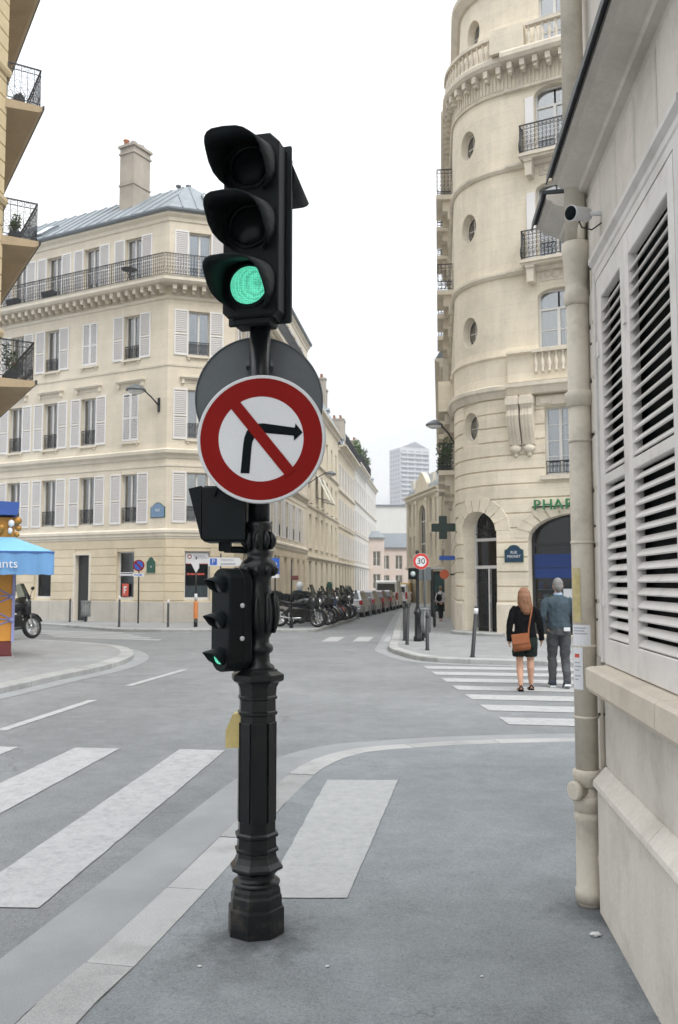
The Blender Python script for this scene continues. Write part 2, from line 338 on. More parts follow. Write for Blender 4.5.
# ================================================================== plan paths and facades
class Line:
    def __init__(s, x, y, tx, ty): n = hypot(tx, ty); s.x, s.y, s.tx, s.ty = x, y, tx/n, ty/n
    def at(s, q): return s.x+s.tx*q, s.y+s.ty*q, s.tx, s.ty
    def pt(s, q, d, z):
        x, y, tx, ty = s.at(q); return (x+ty*d, y-tx*d, z)
    def M(s, q, d=0, z=0):
        x, y, tx, ty = s.at(q); return T(x+ty*d, y-tx*d, z) @ RZ(atan2(ty, tx))
class Bend(Line):                                     # line, left-turning arc, line; s=0 where the arc starts
    def __init__(s, x, y, a0, R, phi): s.px, s.py, s.a0, s.R, s.phi = x, y, a0, R, phi; s.L = R*phi
    def at(s, q):
        a = s.a0 + max(0, min(q, s.L))/s.R
        cx, cy = s.px-sin(s.a0)*s.R, s.py+cos(s.a0)*s.R
        x, y = cx+sin(a)*s.R, cy-cos(a)*s.R
        e = q if q < 0 else max(0, q-s.L)
        return x+cos(a)*e, y+sin(a)*e, cos(a), sin(a)

def wall(path, s0, s1, z0, z1, ops, depth=.32, ds=None):
    """wall skin with openings: (kind, sa, sb, za, zb[, rise]) kind rect / oval / arch"""
    m = MB(); S = {s0, s1}; Z = {z0, z1}; rects = []
    for o in ops:
        k, a, b, c, d = o[:5]
        if k == 'oval': r = (a-.06, b+.06, c-.06, d+.06)
        elif k == 'arch': r = (a, b, c, d+.05)
        else: r = (a, b, c, d)
        rects.append(r); S |= {r[0], r[1]}; Z |= {r[2], r[3]}
    if ds:
        n = int((s1-s0)/ds)
        for i in range(1, n):
            q = s0+(s1-s0)*i/n
            if all(abs(q-e) > .03 for e in S): S.add(q)
    S = sorted(q for q in S if s0-1e-6 <= q <= s1+1e-6); Z = sorted(q for q in Z if z0-1e-6 <= q <= z1+1e-6)
    for i in range(len(S)-1):
        for j in range(len(Z)-1):
            cs, cz = (S[i]+S[i+1])/2, (Z[j]+Z[j+1])/2
            if any(r[0] < cs < r[1] and r[2] < cz < r[3] for r in rects): continue
            m.add([path.pt(S[i],0,Z[j]), path.pt(S[i+1],0,Z[j]), path.pt(S[i+1],0,Z[j+1]), path.pt(S[i],0,Z[j+1])], [(0,1,2,3)])
    for o, r in zip(ops, rects):
        k, a, b, c, d = o[:5]
        if k == 'rect': loop = [(a,c),(b,c),(b,d),(a,d)]
        elif k == 'oval':
            cx, cz, A, B = (a+b)/2, (c+d)/2, (b-a)/2, (d-c)/2; n = 24
            loop = [(cx+A*cos(2*pi*i/n), cz+B*sin(2*pi*i/n)) for i in range(n)]
            outer = []
            for i in range(n):
                q, w = cos(2*pi*i/n), sin(2*pi*i/n); h, g = (r[1]-r[0])/2, (r[3]-r[2])/2
                t = min(h/abs(q) if abs(q) > 1e-6 else 1e9, g/abs(w) if abs(w) > 1e-6 else 1e9); outer.append((cx+q*t, cz+w*t))
            for i in range(n):
                j = (i+1) % n
                m.add([path.pt(loop[i][0],0,loop[i][1]), path.pt(loop[j][0],0,loop[j][1]), path.pt(outer[j][0],0,outer[j][1]), path.pt(outer[i][0],0,outer[i][1])], [(0,1,2,3)])
                ox, oz = outer[i], outer[j]
                if abs(ox[0]-oz[0]) > 1e-4 and abs(ox[1]-oz[1]) > 1e-4:
                    kx, kz = (r[1] if max(ox[0],oz[0]) > cx else r[0]), (r[3] if max(ox[1],oz[1]) > cz else r[2])
                    m.add([path.pt(*ox[:1],0,ox[1]), path.pt(oz[0],0,oz[1]), path.pt(kx,0,kz)], [(0,1,2)])
        else:
            rise = o[5]; cx, A = (a+b)/2, (b-a)/2; zs = d-rise; n = 16
            top = [(cx+A*cos(pi*i/n), zs+rise*sin(pi*i/n)) for i in range(n+1)]
            for i in range(n):
                p, q = top[i], top[i+1]
                m.add([path.pt(p[0],0,p[1]), path.pt(q[0],0,q[1]), path.pt(q[0],0,r[3]), path.pt(p[0],0,r[3])], [(0,1,2,3)])
            loop = [(a,c),(b,c)] + top
        n = len(loop)
        for i in range(n):
            p, q = loop[i], loop[(i+1) % n]
            if abs(p[0]-q[0])+abs(p[1]-q[1]) < 1e-6: continue
            m.add([path.pt(p[0],0,p[1]), path.pt(q[0],0,q[1]), path.pt(q[0],-depth,q[1]), path.pt(p[0],-depth,p[1])], [(0,1,2,3)], k == 'oval')
    return m
def sweep(path, s0, s1, prof, n=1, m=None):
    m = m or MB()
    return m.loft([[path.pt(s0+(s1-s0)*i/n, d, z) for d, z in prof] for i in range(n+1)])
def offpoly(pts, d, closed=False):
    """offset a left-to-right polyline outward by d with mitred corners"""
    out, n = [], len(pts)
    for i in range(n):
        nb = []
        for (j, k) in ((i-1, i), (i, i+1)):
            if not closed and (j < 0 or k >= n): continue
            a, b = pts[j % n], pts[k % n]; l = hypot(b[0]-a[0], b[1]-a[1]); nb.append(((b[1]-a[1])/l, -(b[0]-a[0])/l))
        if len(nb) == 1: nx, ny = nb[0]
        else:
            nx, ny = nb[0][0]+nb[1][0], nb[0][1]+nb[1][1]; q = nx*nx+ny*ny; nx, ny = 2*nx/q, 2*ny/q
        out.append((pts[i][0]+nx*d, pts[i][1]+ny*d))
    return out
def psweep(pts, prof, closed=False, m=None):
    m = m or MB(); rows = [offpoly(pts, d, closed) for d, z in prof]
    rings = [[(rows[k][i][0], rows[k][i][1], prof[k][1]) for k in range(len(prof))] for i in range(len(pts))]
    if closed: rings.append(rings[0])
    return m.loft(rings, not closed)

def ray(u, v):                                        # survey helper: where a sight line meets the ground
    p = radians(4.51); yv = (512-v)/900; return ((u-339)/900, cos(p)-yv*sin(p), sin(p)+yv*cos(p))
def G(u, v, z=0):
    r = ray(u, v); Y = 20
    for _ in range(25):
        t = (z+gz(0, Y)-1.7)/r[2]; X, Y = r[0]*t, r[1]*t
    return X, Y

# ================================================================== ground
def sheet(xs, ys, dz, mt, name, **k):
    m = MB(); n = len(xs)
    m.add([(x, y, gz(x, y)+dz) for y in ys for x in xs],
          [(j*n+i, j*n+i+1, (j+1)*n+i+1, (j+1)*n+i) for j in range(len(ys)-1) for i in range(n-1)])
    return put(name, m, mt, **k)
xs = [-2500,-600,-150,-60]+[-40+4*i for i in range(21)]+[60,150,600,2500]
ys = [-600,-100,-30,-10,0,10,20]+[24+4*i for i in range(38)]+[200,400,900,3000]
ROADZ = -.035
road = sheet(xs, ys, ROADZ, ASPH, 'road', kind='structure')

def dens(pts, step=1.5, closed=True):
    o = []; n = len(pts)
    for i in range(n if closed else n-1):
        a, b = pts[i], pts[(i+1) % n]; k = max(1, int(hypot(b[0]-a[0], b[1]-a[1])/step))
        o += [(a[0]+(b[0]-a[0])*j/k, a[1]+(b[1]-a[1])*j/k) for j in range(k)]
    if not closed: o.append(pts[-1])
    return o
from mathutils.geometry import tessellate_polygon
def slab(name, poly, top, mt, skirt=.25, parent=None, kind=None, step=1.5):
    p = dens(poly, step); n = len(p); m = MB()
    tv = [Vector((x, y, gz(x, y)+top)) for x, y in p]
    m.add(tv, [tuple(t) for t in tessellate_polygon([tv])])
    if skirt: m.add(tv+[v-Vector((0,0,skirt)) for v in tv], [(i, (i+1) % n, n+(i+1) % n, n+i) for i in range(n)])
    return put(name, m, mt, parent, kind=kind)
def smooth_line(pts, k=6):                             # Catmull-Rom through surveyed points
    o = []; n = len(pts)
    for i in range(n-1):
        p0, p1, p2, p3 = pts[max(i-1,0)], pts[i], pts[i+1], pts[min(i+2,n-1)]
        for j in range(k):
            t = j/k
            o.append(tuple(.5*((2*p1[c])+(-p0[c]+p2[c])*t+(2*p0[c]-5*p1[c]+4*p2[c]-p3[c])*t*t+(-p0[c]+3*p1[c]-3*p2[c]+p3[c])*t**3) for c in (0,1)))
    return o+[pts[-1]]
def resample(pts, step):
    o = [pts[0]]; acc = 0
    for a, b in zip(pts, pts[1:]):
        l = hypot(b[0]-a[0], b[1]-a[1]); q = step-acc
        while q <= l:
            o.append((a[0]+(b[0]-a[0])*q/l, a[1]+(b[1]-a[1])*q/l)); q += step
        acc = (acc+l) % step
    return o
def kerb(parent, line, width, top, step=1.0, side=1):
    """separate granite stones; the pavement lies on the right of the line's travel when side=1"""
    pts = resample(line, step/3)
    for i in range(0, len(pts)-3, 3):
        q = pts[i:i+4]; rings = []
        for j in range(4):
            a, b = pts[max(i+j-1,0)], pts[min(i+j+1,len(pts)-1)]; l = hypot(b[0]-a[0], b[1]-a[1])
            nx, ny = (b[1]-a[1])/l*side, -(b[0]-a[0])/l*side
            e = .005 if j == 0 else (-.005 if j == 3 else 0); x, y = q[j][0]+(b[0]-a[0])/l*e, q[j][1]+(b[1]-a[1])/l*e; z = gz(x, y); dz = top+random.uniform(-.003,.003) if j == 0 else dz
            rings.append([(x,y,z-.2),(x,y,z+dz-.02),(x+nx*.02,y+ny*.02,z+dz),(x+nx*width,y+ny*width,z+dz),(x+nx*width,y+ny*width,z-.2)])
        put('kerb_stone', MB().loft(rings), KERB, parent)
# --- near pavement (the camera stands on it)
near = [(-3.6,-14),(-1.9,-2),(-1.5,1.6)]+[G(*q) for q in ((10,1024),(63,979),(170,881),(221,833),(275,783),(306,762),(346,749),(383,745),(463,740),(573,737))]
near_l = smooth_line(near)+[(4.2,10.05),(7,9.5),(14,8.2),(24,6.4)]
ins = lambda pts, w: offpoly(pts, w)
inner = ins(near_l, .245)
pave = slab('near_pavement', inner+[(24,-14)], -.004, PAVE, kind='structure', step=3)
kerb(pave, near_l, .25, .0, 1.02)
gut = offpoly(near_l, -.42); gut = [g for g in gut]
slab('gutter_strip', offpoly(near_l,-.014)+gut[::-1], ROADZ+.005, GUTT, 0, pave, step=3)
def flat(name, quad, dz, mt, parent):
    m = MB(); q = [(x+random.uniform(-.004,.004), y+random.uniform(-.005,.005)) for x, y in dens(quad, .11 if quad[0][1] < 14 else .5)]   # worn, ragged edges
    m.add([(x, y, gz(x, y)+dz) for x, y in q], [tuple(range(len(q)))]); return put(name, m, mt, parent)
flat('pale_concrete_patch', [G(*q) for q in ((327,780),(398,780),(347,898),(262,898))], .001, PAD, pave)
# --- pavement round the pharmacy corner
rk = [(26,10.6),(10,16.8),(4.43,18.91),(2.57,19.62),(1.84,20.3),(1.46,21.97),(1.30,23.9),(1.62,28),(3.64,54),(6.3,84)]
rk_l = smooth_line(rk)
pave_r = slab('corner_pavement', offpoly(rk_l, .24)+[(7.6,110),(30,110),(30,12)], .075, PAVE2, kind='structure', step=4)
kerb(pave_r, [p for p in rk_l if -1 < p[1] < 60 and p[0] < 12], .25, .08, 1.1)
slab('gutter_strip', rk_l[:]+offpoly(rk_l, -.35)[::-1], ROADZ+.005, GUTT, 0, pave_r, step=4)
# --- pavement in front of the cream corner building and down the street
lk = [(4.9,120),(3.0,90),(.6,70),(-1.3,50.3),(-.5,49.2),(.72,48.2),(.85,47.3),(-.62,35.2),(-.95,33.6),(-1.8,33.2),(-4.7,33.4),(-8.1,33.9),(-10.6,36.8),(-14.2,40.4),(-22,45),(-40,55)]
lk_l = [lk[0],lk[1],lk[2]]+smooth_line(lk[3:])
pave_l = slab('far_pavement', offpoly(lk_l, .24)+[(-40,70),(-9,46),(-6,120)], .075, PAVE2, kind='structure', step=4)
kerb(pave_l, [p for p in lk_l if p[1] < 52 and p[0] > -24], .25, .08, 1.1)
# --- kiosk island on the left
ik = [(-30,31),(-14,28.7),(-9.6,27.2),(-6.98,25.3),(-5.6,23.6),(-4.75,21.0),(-4.62,18.46),(-4.98,16.34),(-5.3,14.26),(-6.2,9),(-7.4,2)]
ik_l = smooth_line(ik)
isl = slab('kiosk_island', offpoly(ik_l, .29)+[(-30,2)], .075, PAVE2, kind='structure', step=3)
kerb(isl, [p for p in ik_l if p[0] > -16 and p[1] > 8], .3, .08, 1.1)
slab('gutter_strip', ik_l[:]+offpoly(ik_l, -.35)[::-1], ROADZ+.005, GUTT, 0, isl, step=3)
# --- painted markings (children of the road)
ax = (sin(radians(5.6)), cos(radians(5.6)))
PZ = ROADZ+.006
for k in range(9):                                     # zebra in front of the signal
    x = -1.42-1.09*k + (-.03 if k else 0)
    y1 = 9.56+.09*k; y0 = 4.98+.02*k
    a = (x, y1); b = (x-ax[0]*(y1-y0)/ax[1]*.95, y0)
    flat('crosswalk_stripe', [(b[0]-.24,b[1]),(b[0]+.24,b[1]-.02),(a[0]+.24,a[1]-.05),(a[0]-.24,a[1])], PZ, PAINT, road)
rd = (.985,-.174)
for k in range(7):                                     # zebra towards the pharmacy
    y = 11.52+1.2*k; x = 2.06-.05*k
    flat('crosswalk_stripe', [(x,y+.3),(x+.03,y-.3),(x+4.2*rd[0],y-.3+4.2*rd[1]),(x+4.2*rd[0],y+.3+4.2*rd[1])], PZ, PAINT, road)
for (u0,v0,u1,v1) in ((185,668,128,684),(93,698,0,728)):
    p, q = G(u0,v0), G(u1,v1)
    flat('lane_dash', [(p[0]-.07,p[1]),(p[0]+.07,p[1]),(q[0]+.07,q[1]),(q[0]-.07,q[1])], PZ, PAINT, road)
flat('lane_dash', [(-4.55,8.2),(-4.41,8.2),(-4.72,5.2),(-4.86,5.2)], PZ, PAINT, road)
for k in range(5):                                     # zebra across the far avenue on the left
    y = 28.2+1.1*k; x = -5.6-.55*k
    flat('crosswalk_stripe', [(x,y),(x,y+.5),(x-4.0,y+2.5),(x-4.0,y+2.0)], PZ, PAINT, road)
for k in range(4):                                     # zebra across the mouth of the street
    x = -.55+.95*k
    flat('crosswalk_stripe', [(x,27.6),(x+.5,27.6),(x+.5+.25,30.2),(x+.25,30.2)], PZ, PAINT, road)
# ================================================================== facade pieces (shared meshes)
CACHE = {}
def cached(key, fn):
    if key not in CACHE: CACHE[key] = fn()
    return CACHE[key]
def shutter_mesh(w, h, slat=.085):
    def fn():
        m = MB(); st = .055; zs = [0, h*.47, h]
        m.box(0,st,-.045,-.005,0,h); m.box(w-st,w,-.045,-.005,0,h)
        for a, b in ((0,.07),(h*.47-.035,h*.47+.035),(h-.07,h)): m.box(st,w-st,-.043,-.007,a,b)
        me = m.mesh('shutter'); me.materials.append(SHUT); me.materials.append(SHUTD)
        n0 = len(m.f); z = .075
        while z < h-.12:
            if abs(z+.03-h*.47) > .06:
                m.add([(st,-.038,z),(w-st,-.038,z),(w-st,-.014,z+slat*.8),(st,-.014,z+slat*.8),(st,-.030,z),(w-st,-.030,z)], [(0,1,2,3),(0,4,5,1)])
            z += slat
        me2 = m.mesh('shutter'); me2.materials.append(SHUT); me2.materials.append(SHUTD)
        for p in me2.polygons[n0:]: p.material_index = 1
        return me2
    return cached(('sh',round(w,3),round(h,3),slat), fn)
def frame_mesh(w, h, bars=2, fw=.055, mid=.09, transom=None, y=.18):
    def fn():
        m = MB()
        m.box(0,fw,y,y+.07,0,h); m.box(w-fw,w,y,y+.07,0,h); m.box(fw,w-fw,y,y+.07,0,fw+.05); m.box(fw,w-fw,y,y+.07,h-fw,h)
        top = transom or h-fw
        if mid: m.box(w/2-mid/2,w/2+mid/2,y-.01,y+.06,fw+.05,top)
        if transom: m.box(fw,w-fw,y-.005,y+.065,transom-.035,transom+.035)
        for k in range(bars):
            z = fw+.05+(top-fw-.05)*(k+1)/(bars+1); m.box(fw,w-fw,y+.015,y+.05,z-.014,z+.014)
        me = m.mesh('window'); me.materials.append(FRAMEW); return me
    return cached(('fr',round(w,3),round(h,3),bars,mid,transom,y), fn)
def pane_mesh(w, h, y=.22):
    def fn():
        m = MB(); m.box(0,w,y,y+.008,0,h); me = m.mesh('pane'); me.materials.append(GLASS); return me
    return cached(('pn',round(w,3),round(h,3),y), fn)
def curtain_mesh(w, h, side):
    def fn():
        m = MB(); n = max(6, int(w/.05)); x0 = 0
        vs = []; 
        for i in range(n+1):
            x = w*i/n; yy = .36+.02*sin(i*2.1)+.012*sin(i*.9); vs += [(x,yy,0),(x,yy,h)]
        m.add(vs, [(2*i,2*i+2,2*i+3,2*i+1) for i in range(n)], True)
        me = m.mesh('curtain'); me.materials.append(CURT); return me
    return cached(('cu',round(w,3),round(h,3),side), fn)
def rail_mesh(L, h, fancy=True, step=.13, ends=0):
    """wrought iron panel along +x, outside is -y; ends adds returns to the wall"""
    def fn():
        m = MB(); t = .012
        def run():
            m.box(0,L_,-.018,.018,h-.03,h); m.box(0,L_,-.012,.012,.06,.08); m.box(0,L_,-.01,.01,h-.17,h-.155)
            n = max(1, int(L_/step))
            for i in range(n+1):
                x = L_*i/n; m.box(x-.008,x+.008,-.008,.008,0 if i%6==0 else .08,h-.03)
                if fancy and i < n:
                    c = x+L_/n/2; r = L_/n*.40
                    for zz in (h-.095, .08+.14*h, .08+.30*h, .08+.46*h, .08+.62*h):
                        rr = min(r,.06); q = 8
                        vs = []
                        for j in range(q):
                            a = 2*pi*j/q; vs += [(c+rr*cos(a),-.006,zz+rr*sin(a)),(c+(rr-.013)*cos(a),-.006,zz+(rr-.013)*sin(a))]
                        m.add(vs, [(2*j,2*((j+1)%q),2*((j+1)%q)+1,2*j+1) for j in range(q)])
                    m.bar((x,0,.1),(x+L_/n,0,h*.42),.008)
        L_ = L; run()
        if ends:
            for x in (0, L):
                L_ = ends; m.T = T(x,0,0) @ RZ(pi/2); run()
        me = m.mesh('railing'); me.materials.append(IRON); return me
    return cached(('rl',round(L,3),round(h,3),fancy,step,ends), fn)
def window(path, s, z, w, h, bld, bars=2, curtain='both', shut='open', sw=.56, rail=None, fancy=True, transom=None, y=.18, mid=.09):
    """one french window with centre at s, sill at z; shutters: open / closed / None"""
    x0 = s-w/2
    win = put('window', frame_mesh(w,h,bars,transom=transom,y=y,mid=mid), None, bld, path.M(x0,0,z))
    if shut != 'closed':
        for k in (0, 1):
            put('pane', pane_mesh(w/2-.06,h-.12,y+.04), None, win, path.M(x0+.03+k*(w/2), 0, z+.06))
        if curtain in ('both','left'): put('curtain', curtain_mesh(w*.42 if curtain=='both' else w*.6,h-.1,0), None, win, path.M(x0+.03,0,z+.05))
        if curtain in ('both','right'): put('curtain', curtain_mesh(w*.36 if curtain=='both' else w*.6,h-.1,1), None, win, path.M(x0+w-.03-(w*.36 if curtain=='both' else w*.6),0,z+.05))
    if shut == 'open':
        put('shutter', shutter_mesh(sw,h+.06), None, bld, path.M(x0-sw-.02,.002,z-.03))
        put('shutter', shutter_mesh(sw,h+.06), None, bld, path.M(x0+w+.02,.002,z-.03))
    elif shut == 'closed':
        put('shutter', shutter_mesh(w/2-.01,h-.02), None, bld, path.M(x0+.005,-.03,z+.01))
        put('shutter', shutter_mesh(w/2-.01,h-.02), None, bld, path.M(x0+w/2+.005,-.03,z+.01))
    if rail: put('window_railing', rail_mesh(w-.02,rail,fancy,.11), None, bld, path.M(x0+.01,-.06,z+.01))
    return win
def intervals(s0, s1, za, zb, ops):
    cuts = []; zm = (za+zb)/2
    for o in ops:
        k, a, b, c, d = o[:5]
        if zb <= c or za >= d: continue
        if k == 'rect': cuts.append((a, b))
        elif k == 'oval':
            A, B, cx, cz = (b-a)/2+.05, (d-c)/2+.05, (a+b)/2, (c+d)/2; zz = min(max(cz, za), zb); q = 1-((zz-cz)/B)**2
            if q > 0: cuts.append((cx-A*sqrt(q), cx+A*sqrt(q)))
        else:
            zs = d-o[5]; A = (b-a)/2; cx = (a+b)/2
            if za < zs: cuts.append((a, b))
            else:
                q = 1-((za-zs)/o[5])**2
                if q > 0: cuts.append((cx-A*sqrt(q), cx+A*sqrt(q)))
    out = [(s0, s1)]
    for a, b in cuts:
        nx = []
        for p, q in out:
            if b <= p or a >= q: nx.append((p, q)); continue
            if a > p: nx.append((p, a))
            if b < q: nx.append((b, q))
        out = nx
    return [(p, q) for p, q in out if q-p > .06]
def courses(path, s0, s1, z0, z1, h, ops, mt, parent, proud=.03, gap=.02, seg=None, name='stone_course'):
    n = max(1, round((z1-z0)/h)); hh = (z1-z0)/n; b = .008
    for k in range(n):
        za, zb = z0+k*hh+gap/2, z0+(k+1)*hh-gap/2
        for p, q in intervals(s0, s1, za, zb, ops):
            k2 = max(1, int((q-p)/seg)) if seg else 1
            put(name, sweep(path, p, q, [(-.02,za),(proud-b,za),(proud,za+b),(proud,zb-b),(proud-b,zb),(-.02,zb)], k2), mt, parent)

# ================================================================== cream corner building
ANG = radians(6.4); AX = (sin(ANG), cos(ANG))
A = (-7.74, 40.0); B = (-4.82, 40.95); LD = (-.8764, .4817); LL = 20.0
L0 = (A[0]+LD[0]*LL, A[1]+LD[1]*LL); E = (B[0]+AX[0]*22.8, B[1]+AX[1]*22.8)
LF = Line(*L0, -LD[0], -LD[1]); CF = Line(*A, B[0]-A[0], B[1]-A[1]); SF = Line(*B, *AX)
CL = hypot(B[0]-A[0], B[1]-A[1])
cb = thing('corner_building', 'cream stone corner apartment building with zinc roof, white shutters and long iron balcony', 'building', -7, 44, 0)
ops = {'L': [], 'C': [], 'S': []}
gops = {'L': [], 'C': [], 'S': []}
FL = [(4.42,2.25,.95),(8.2,2.25,.95),(12.05,2.05,.95),(15.5,2.3,1.0)]
colsL = [LL-t for t in (2.14,4.76,7.25,9.68,12.1,14.5,16.9)]
colsS = [1.7+2.55*k for k in range(8)]
closedL = {(2,1),(1,0),(2,4)}
def addwin(path, key, s, f, shut, k):
    z, h, w = FL[f]; ops[key].append(('rect', s-w/2, s+w/2, z, z+h))
    cur = ('both','left','none','both','right')[(k*3+f*2) % 5]
    window(path, s, z, w, h, cb, bars=0 if f < 3 else 1, curtain=cur, shut=shut, sw=.63, rail=(None if f == 3 else (.72 if f < 2 else .62)) if shut == 'open' else None)
for f in range(4):
    for k, s in enumerate(colsL): addwin(LF, 'L', s, f, 'closed' if (f,k) in closedL else 'open', k)
    addwin(CF, 'C', 1.40, f, 'open', f)
    for k, s in enumerate(colsS): addwin(SF, 'S', s, f, 'closed' if (k*7+f*3) % 9 == 0 else 'open', k)
# ground floor openings
gL = [(LL-2.26,1.05,.95,3.13,'w'),(LL-4.92,.95,-.1,3.1,'d'),(LL-7.5,1.15,.95,3.13,'w'),(LL-9.9,1.2,.95,3.13,'w'),(LL-12.6,1.2,.95,3.13,'w'),(LL-15.4,1.2,.95,3.13,'w')]
for s,w,a,b,k in gL: gops['L'].append(('rect', s-w/2, s+w/2, a, b))
gops['C'].append(('rect', .88, 2.02, .95, 3.13))
gS = [(2.6,1.2,.95,3.2),(5.4,1.2,.95,3.2),(8.4,1.5,-.3,3.3),(11.4,1.1,.95,3.2),(13.9,1.1,.95,3.2),(16.4,1.1,.95,3.2),(18.9,1.1,.95,3.2),(21.2,1.0,.95,3.2)]
for s,w,a,b in gS: gops['S'].append(('rect', s-w/2, s+w/2, a, b))
wl = wall(LF, 0, LL, 3.9, 18.6, ops['L']); w2 = wall(CF, 0, CL, 3.9, 18.6, ops['C']); w3 = wall(SF, 0, 22.8, 3.9, 18.6, ops['S'])
for a in (w2, w3): wl.add(a.v, a.f)
put('wall', wl, CREAM, cb)
wl = wall(LF, 0, LL, -.5, 3.9, gops['L'], .25); w2 = wall(CF, 0, CL, -.5, 3.9, gops['C'], .25); w3 = wall(SF, 0, 22.8, -.5, 3.9, gops['S'], .25)
for a in (w2, w3): wl.add(a.v, a.f)
put('ground_floor_wall', wl, OCHRE, cb)
for path, key, Ln in ((LF,'L',LL),(CF,'C',CL),(SF,'S',22.8)):
    courses(path, .03, Ln-.03, .92, 3.66, .39, gops[key], OCHRE, cb, .035, .022)
    for p, q in intervals(.0, Ln, -.3, .8, gops[key]):
        nseg = max(1, int((q-p)/1.6))
        for i in range(nseg):
            put('plinth_stone', MB().fbox(0,(q-p)/nseg-.008,-.06,.1,-.45,.86,.01), PLINTH, cb, path.M(p+(q-p)*i/nseg,0,0))
PT = [L0, A, B, E]
def band(prof, mt, name='string_course'): put(name, psweep(PT, prof), mt, cb)
band([(-.05,3.68),(.04,3.68),(.05,3.76),(.09,3.8),(.09,3.9),(.14,3.95),(.14,4.06),(.02,4.13),(-.05,4.13)], CREAM2)
band([(-.05,6.93),(.03,6.93),(.03,7.02),(-.05,7.02)], CREAM2)
band([(-.05,7.30),(.04,7.3),(.07,7.42),(.2,7.52),(.22,7.66),(.03,7.74),(-.05,7.74)], CREAM2)
band([(-.05,11.5),(.03,11.5),(.04,11.6),(-.05,11.62)], CREAM2)
band([(-.05,14.55),(.06,14.6),(.1,14.72),(-.05,14.72)], CREAM2, 'frieze')
band([(-.05,15.16),(.62,15.18),(.72,15.28),(.72,15.42),(.76,15.47),(-.05,15.47)], CREAM2, 'balcony_slab')
band([(-.05,18.2),(.05,18.25),(.08,18.4),(.22,18.52),(.22,18.62),(-.05,18.62)], CREAM2, 'cornice')
band([(-.05,18.62),(.3,18.62),(.36,18.7),(.36,18.78),(.28,18.80),(-.05,18.80)], ZINCD, 'gutter')
brm = MB(); brm.prism([(-.09,.44),(.09,.44),(.09,.2),(-.09,.2)], -.5, .02); brm.prism([(-.075,.21),(.075,.21),(.075,.1),(-.075,.1)], -.3, .02); brm = brm.mesh('bracket'); brm.materials.append(CREAM2)
for path, Ln in ((LF,LL),(CF,CL),(SF,22.8)):
    n = round(Ln/.46)
    for i in range(n): put('bracket', brm, None, cb, path.M((i+.5)*Ln/n, 0, 14.73))
    for (z, f) in ((10.62,1),):                         # window heads with little cornice
        pass
hm = MB(); hm.box(-.72,.72,-.16,.01,.26,.33); hm.box(-.68,.68,-.12,.01,.2,.26); hm.box(-.66,-.56,-.10,.01,0,.2); hm.box(.56,.66,-.10,.01,0,.2); hm.box(-.56,.56,-.02,.01,.03,.2); hm.v = [(x*1.16,y*1.15,z) for x,y,z in hm.v]; hm = hm.mesh('window_head'); hm.materials.append(CREAM2)
sm = MB(); sm.box(-.56,.56,-.10,.01,-.10,-.02); sm.box(-.5,-.4,-.07,.01,-.2,-.10); sm.box(.4,.5,-.07,.01,-.2,-.10); sm = sm.mesh('window_sill'); sm.materials.append(CREAM2)
for path, cols in ((LF,colsL),(CF,[1.40]),(SF,colsS)):
    for s in cols:
        put('window_head', hm, None, cb, path.M(s,0,10.72)); put('window_sill', sm, None, cb, path.M(s,0,12.03)); put('window_sill', sm, None, cb, path.M(s,0,8.18))
    for s in cols[:-1] if len(cols) > 1 else []:
        pass
# balcony railing in panels, its cross pieces
for path, Ln, e0, e1 in ((LF,LL,0,.27),(CF,CL,-.27,.6),(SF,22.8,-.6,0)):
    n = round((Ln+e1-e0)/1.55); l = (Ln+e1-e0)/n
    for i in range(n): put('balcony_railing', rail_mesh(round(l-.02,3),1.02,True,.115), None, cb, path.M(e0+i*l,.66,15.47))
# shop windows and door
def shopwin(path, s, w, z0, z1, extra=None):
    win = put('shop_window', frame_mesh(w,z1-z0,0,fw=.06,mid=0,y=.16), None, cb, path.M(s-w/2,0,z0))
    win.data.materials[0] = IRON if False else win.data.materials[0]
    put('pane', cached(('sp',w,z1-z0), lambda: (lambda m: (m.materials.append(GLASSD), m)[1])(MB().box(0,w-.1,.2,.21,0,z1-z0-.1).mesh('pane'))), None, win, path.M(s-w/2+.05,0,z0+.05))
    return win
for s,w,a,b,k in gL:
    if k == 'w': shopwin(LF, s, w, a, b)
wC = shopwin(CF, 1.45, 1.14, .95, 3.13)
for s,w,a,b in gS: shopwin(SF, s, w, a if a > 0 else .02, b)
BOARDR = mat("poster_red", (.55,.09,.06), .5, .05); GREYT = mat("grey_lettering", (.35,.35,.4), .5, 0)
w0 = CF.M(1.45,0,.95)                                   # boards in the chamfer shop window
put('poster', MB().box(-.5,.5,.12,.135,1.62,2.1), WHITE, cb, w0)
put('poster_logo', MB().ring(.06,.10,.115,20), RED, cb, w0 @ T(-.33,0,1.93))
m = MB()
for i, (z, l) in enumerate(((1.98,.5),(1.93,.6),(1.87,.62))): m.box(-.14,-.14+l,.112,.12,z-.012,z+.012)
put('poster_print', m, GREYT, cb, w0)
put('poster', MB().box(-.5,.5,.10,.11,1.585,1.62), RED, cb, w0)
put('display_board', MB().box(-.5,.5,.12,.135,.66,1.58), BLACKS, cb, w0)
m = MB(); x = -.44
for l in (.13,.04,.16,.1,.05,.2,.12): m.box(x,x+l-.02,.108,.118,1.11,1.19); x += l
put('poster_print', m, BOARDR, cb, w0)
put('curtain', cached(('scur',), lambda: (lambda me: (me.materials.append(CURT), me)[1])(curtain_mesh(1.0,.6,9).copy())), None, wC, CF.M(.95,.12,.98))
w0 = LF.M(LL-2.26,0,.95)
put('poster', MB().box(-.40,-.02,.1,.11,.15,.72), BOARDR, cb, w0 @ T(.12,0,0))
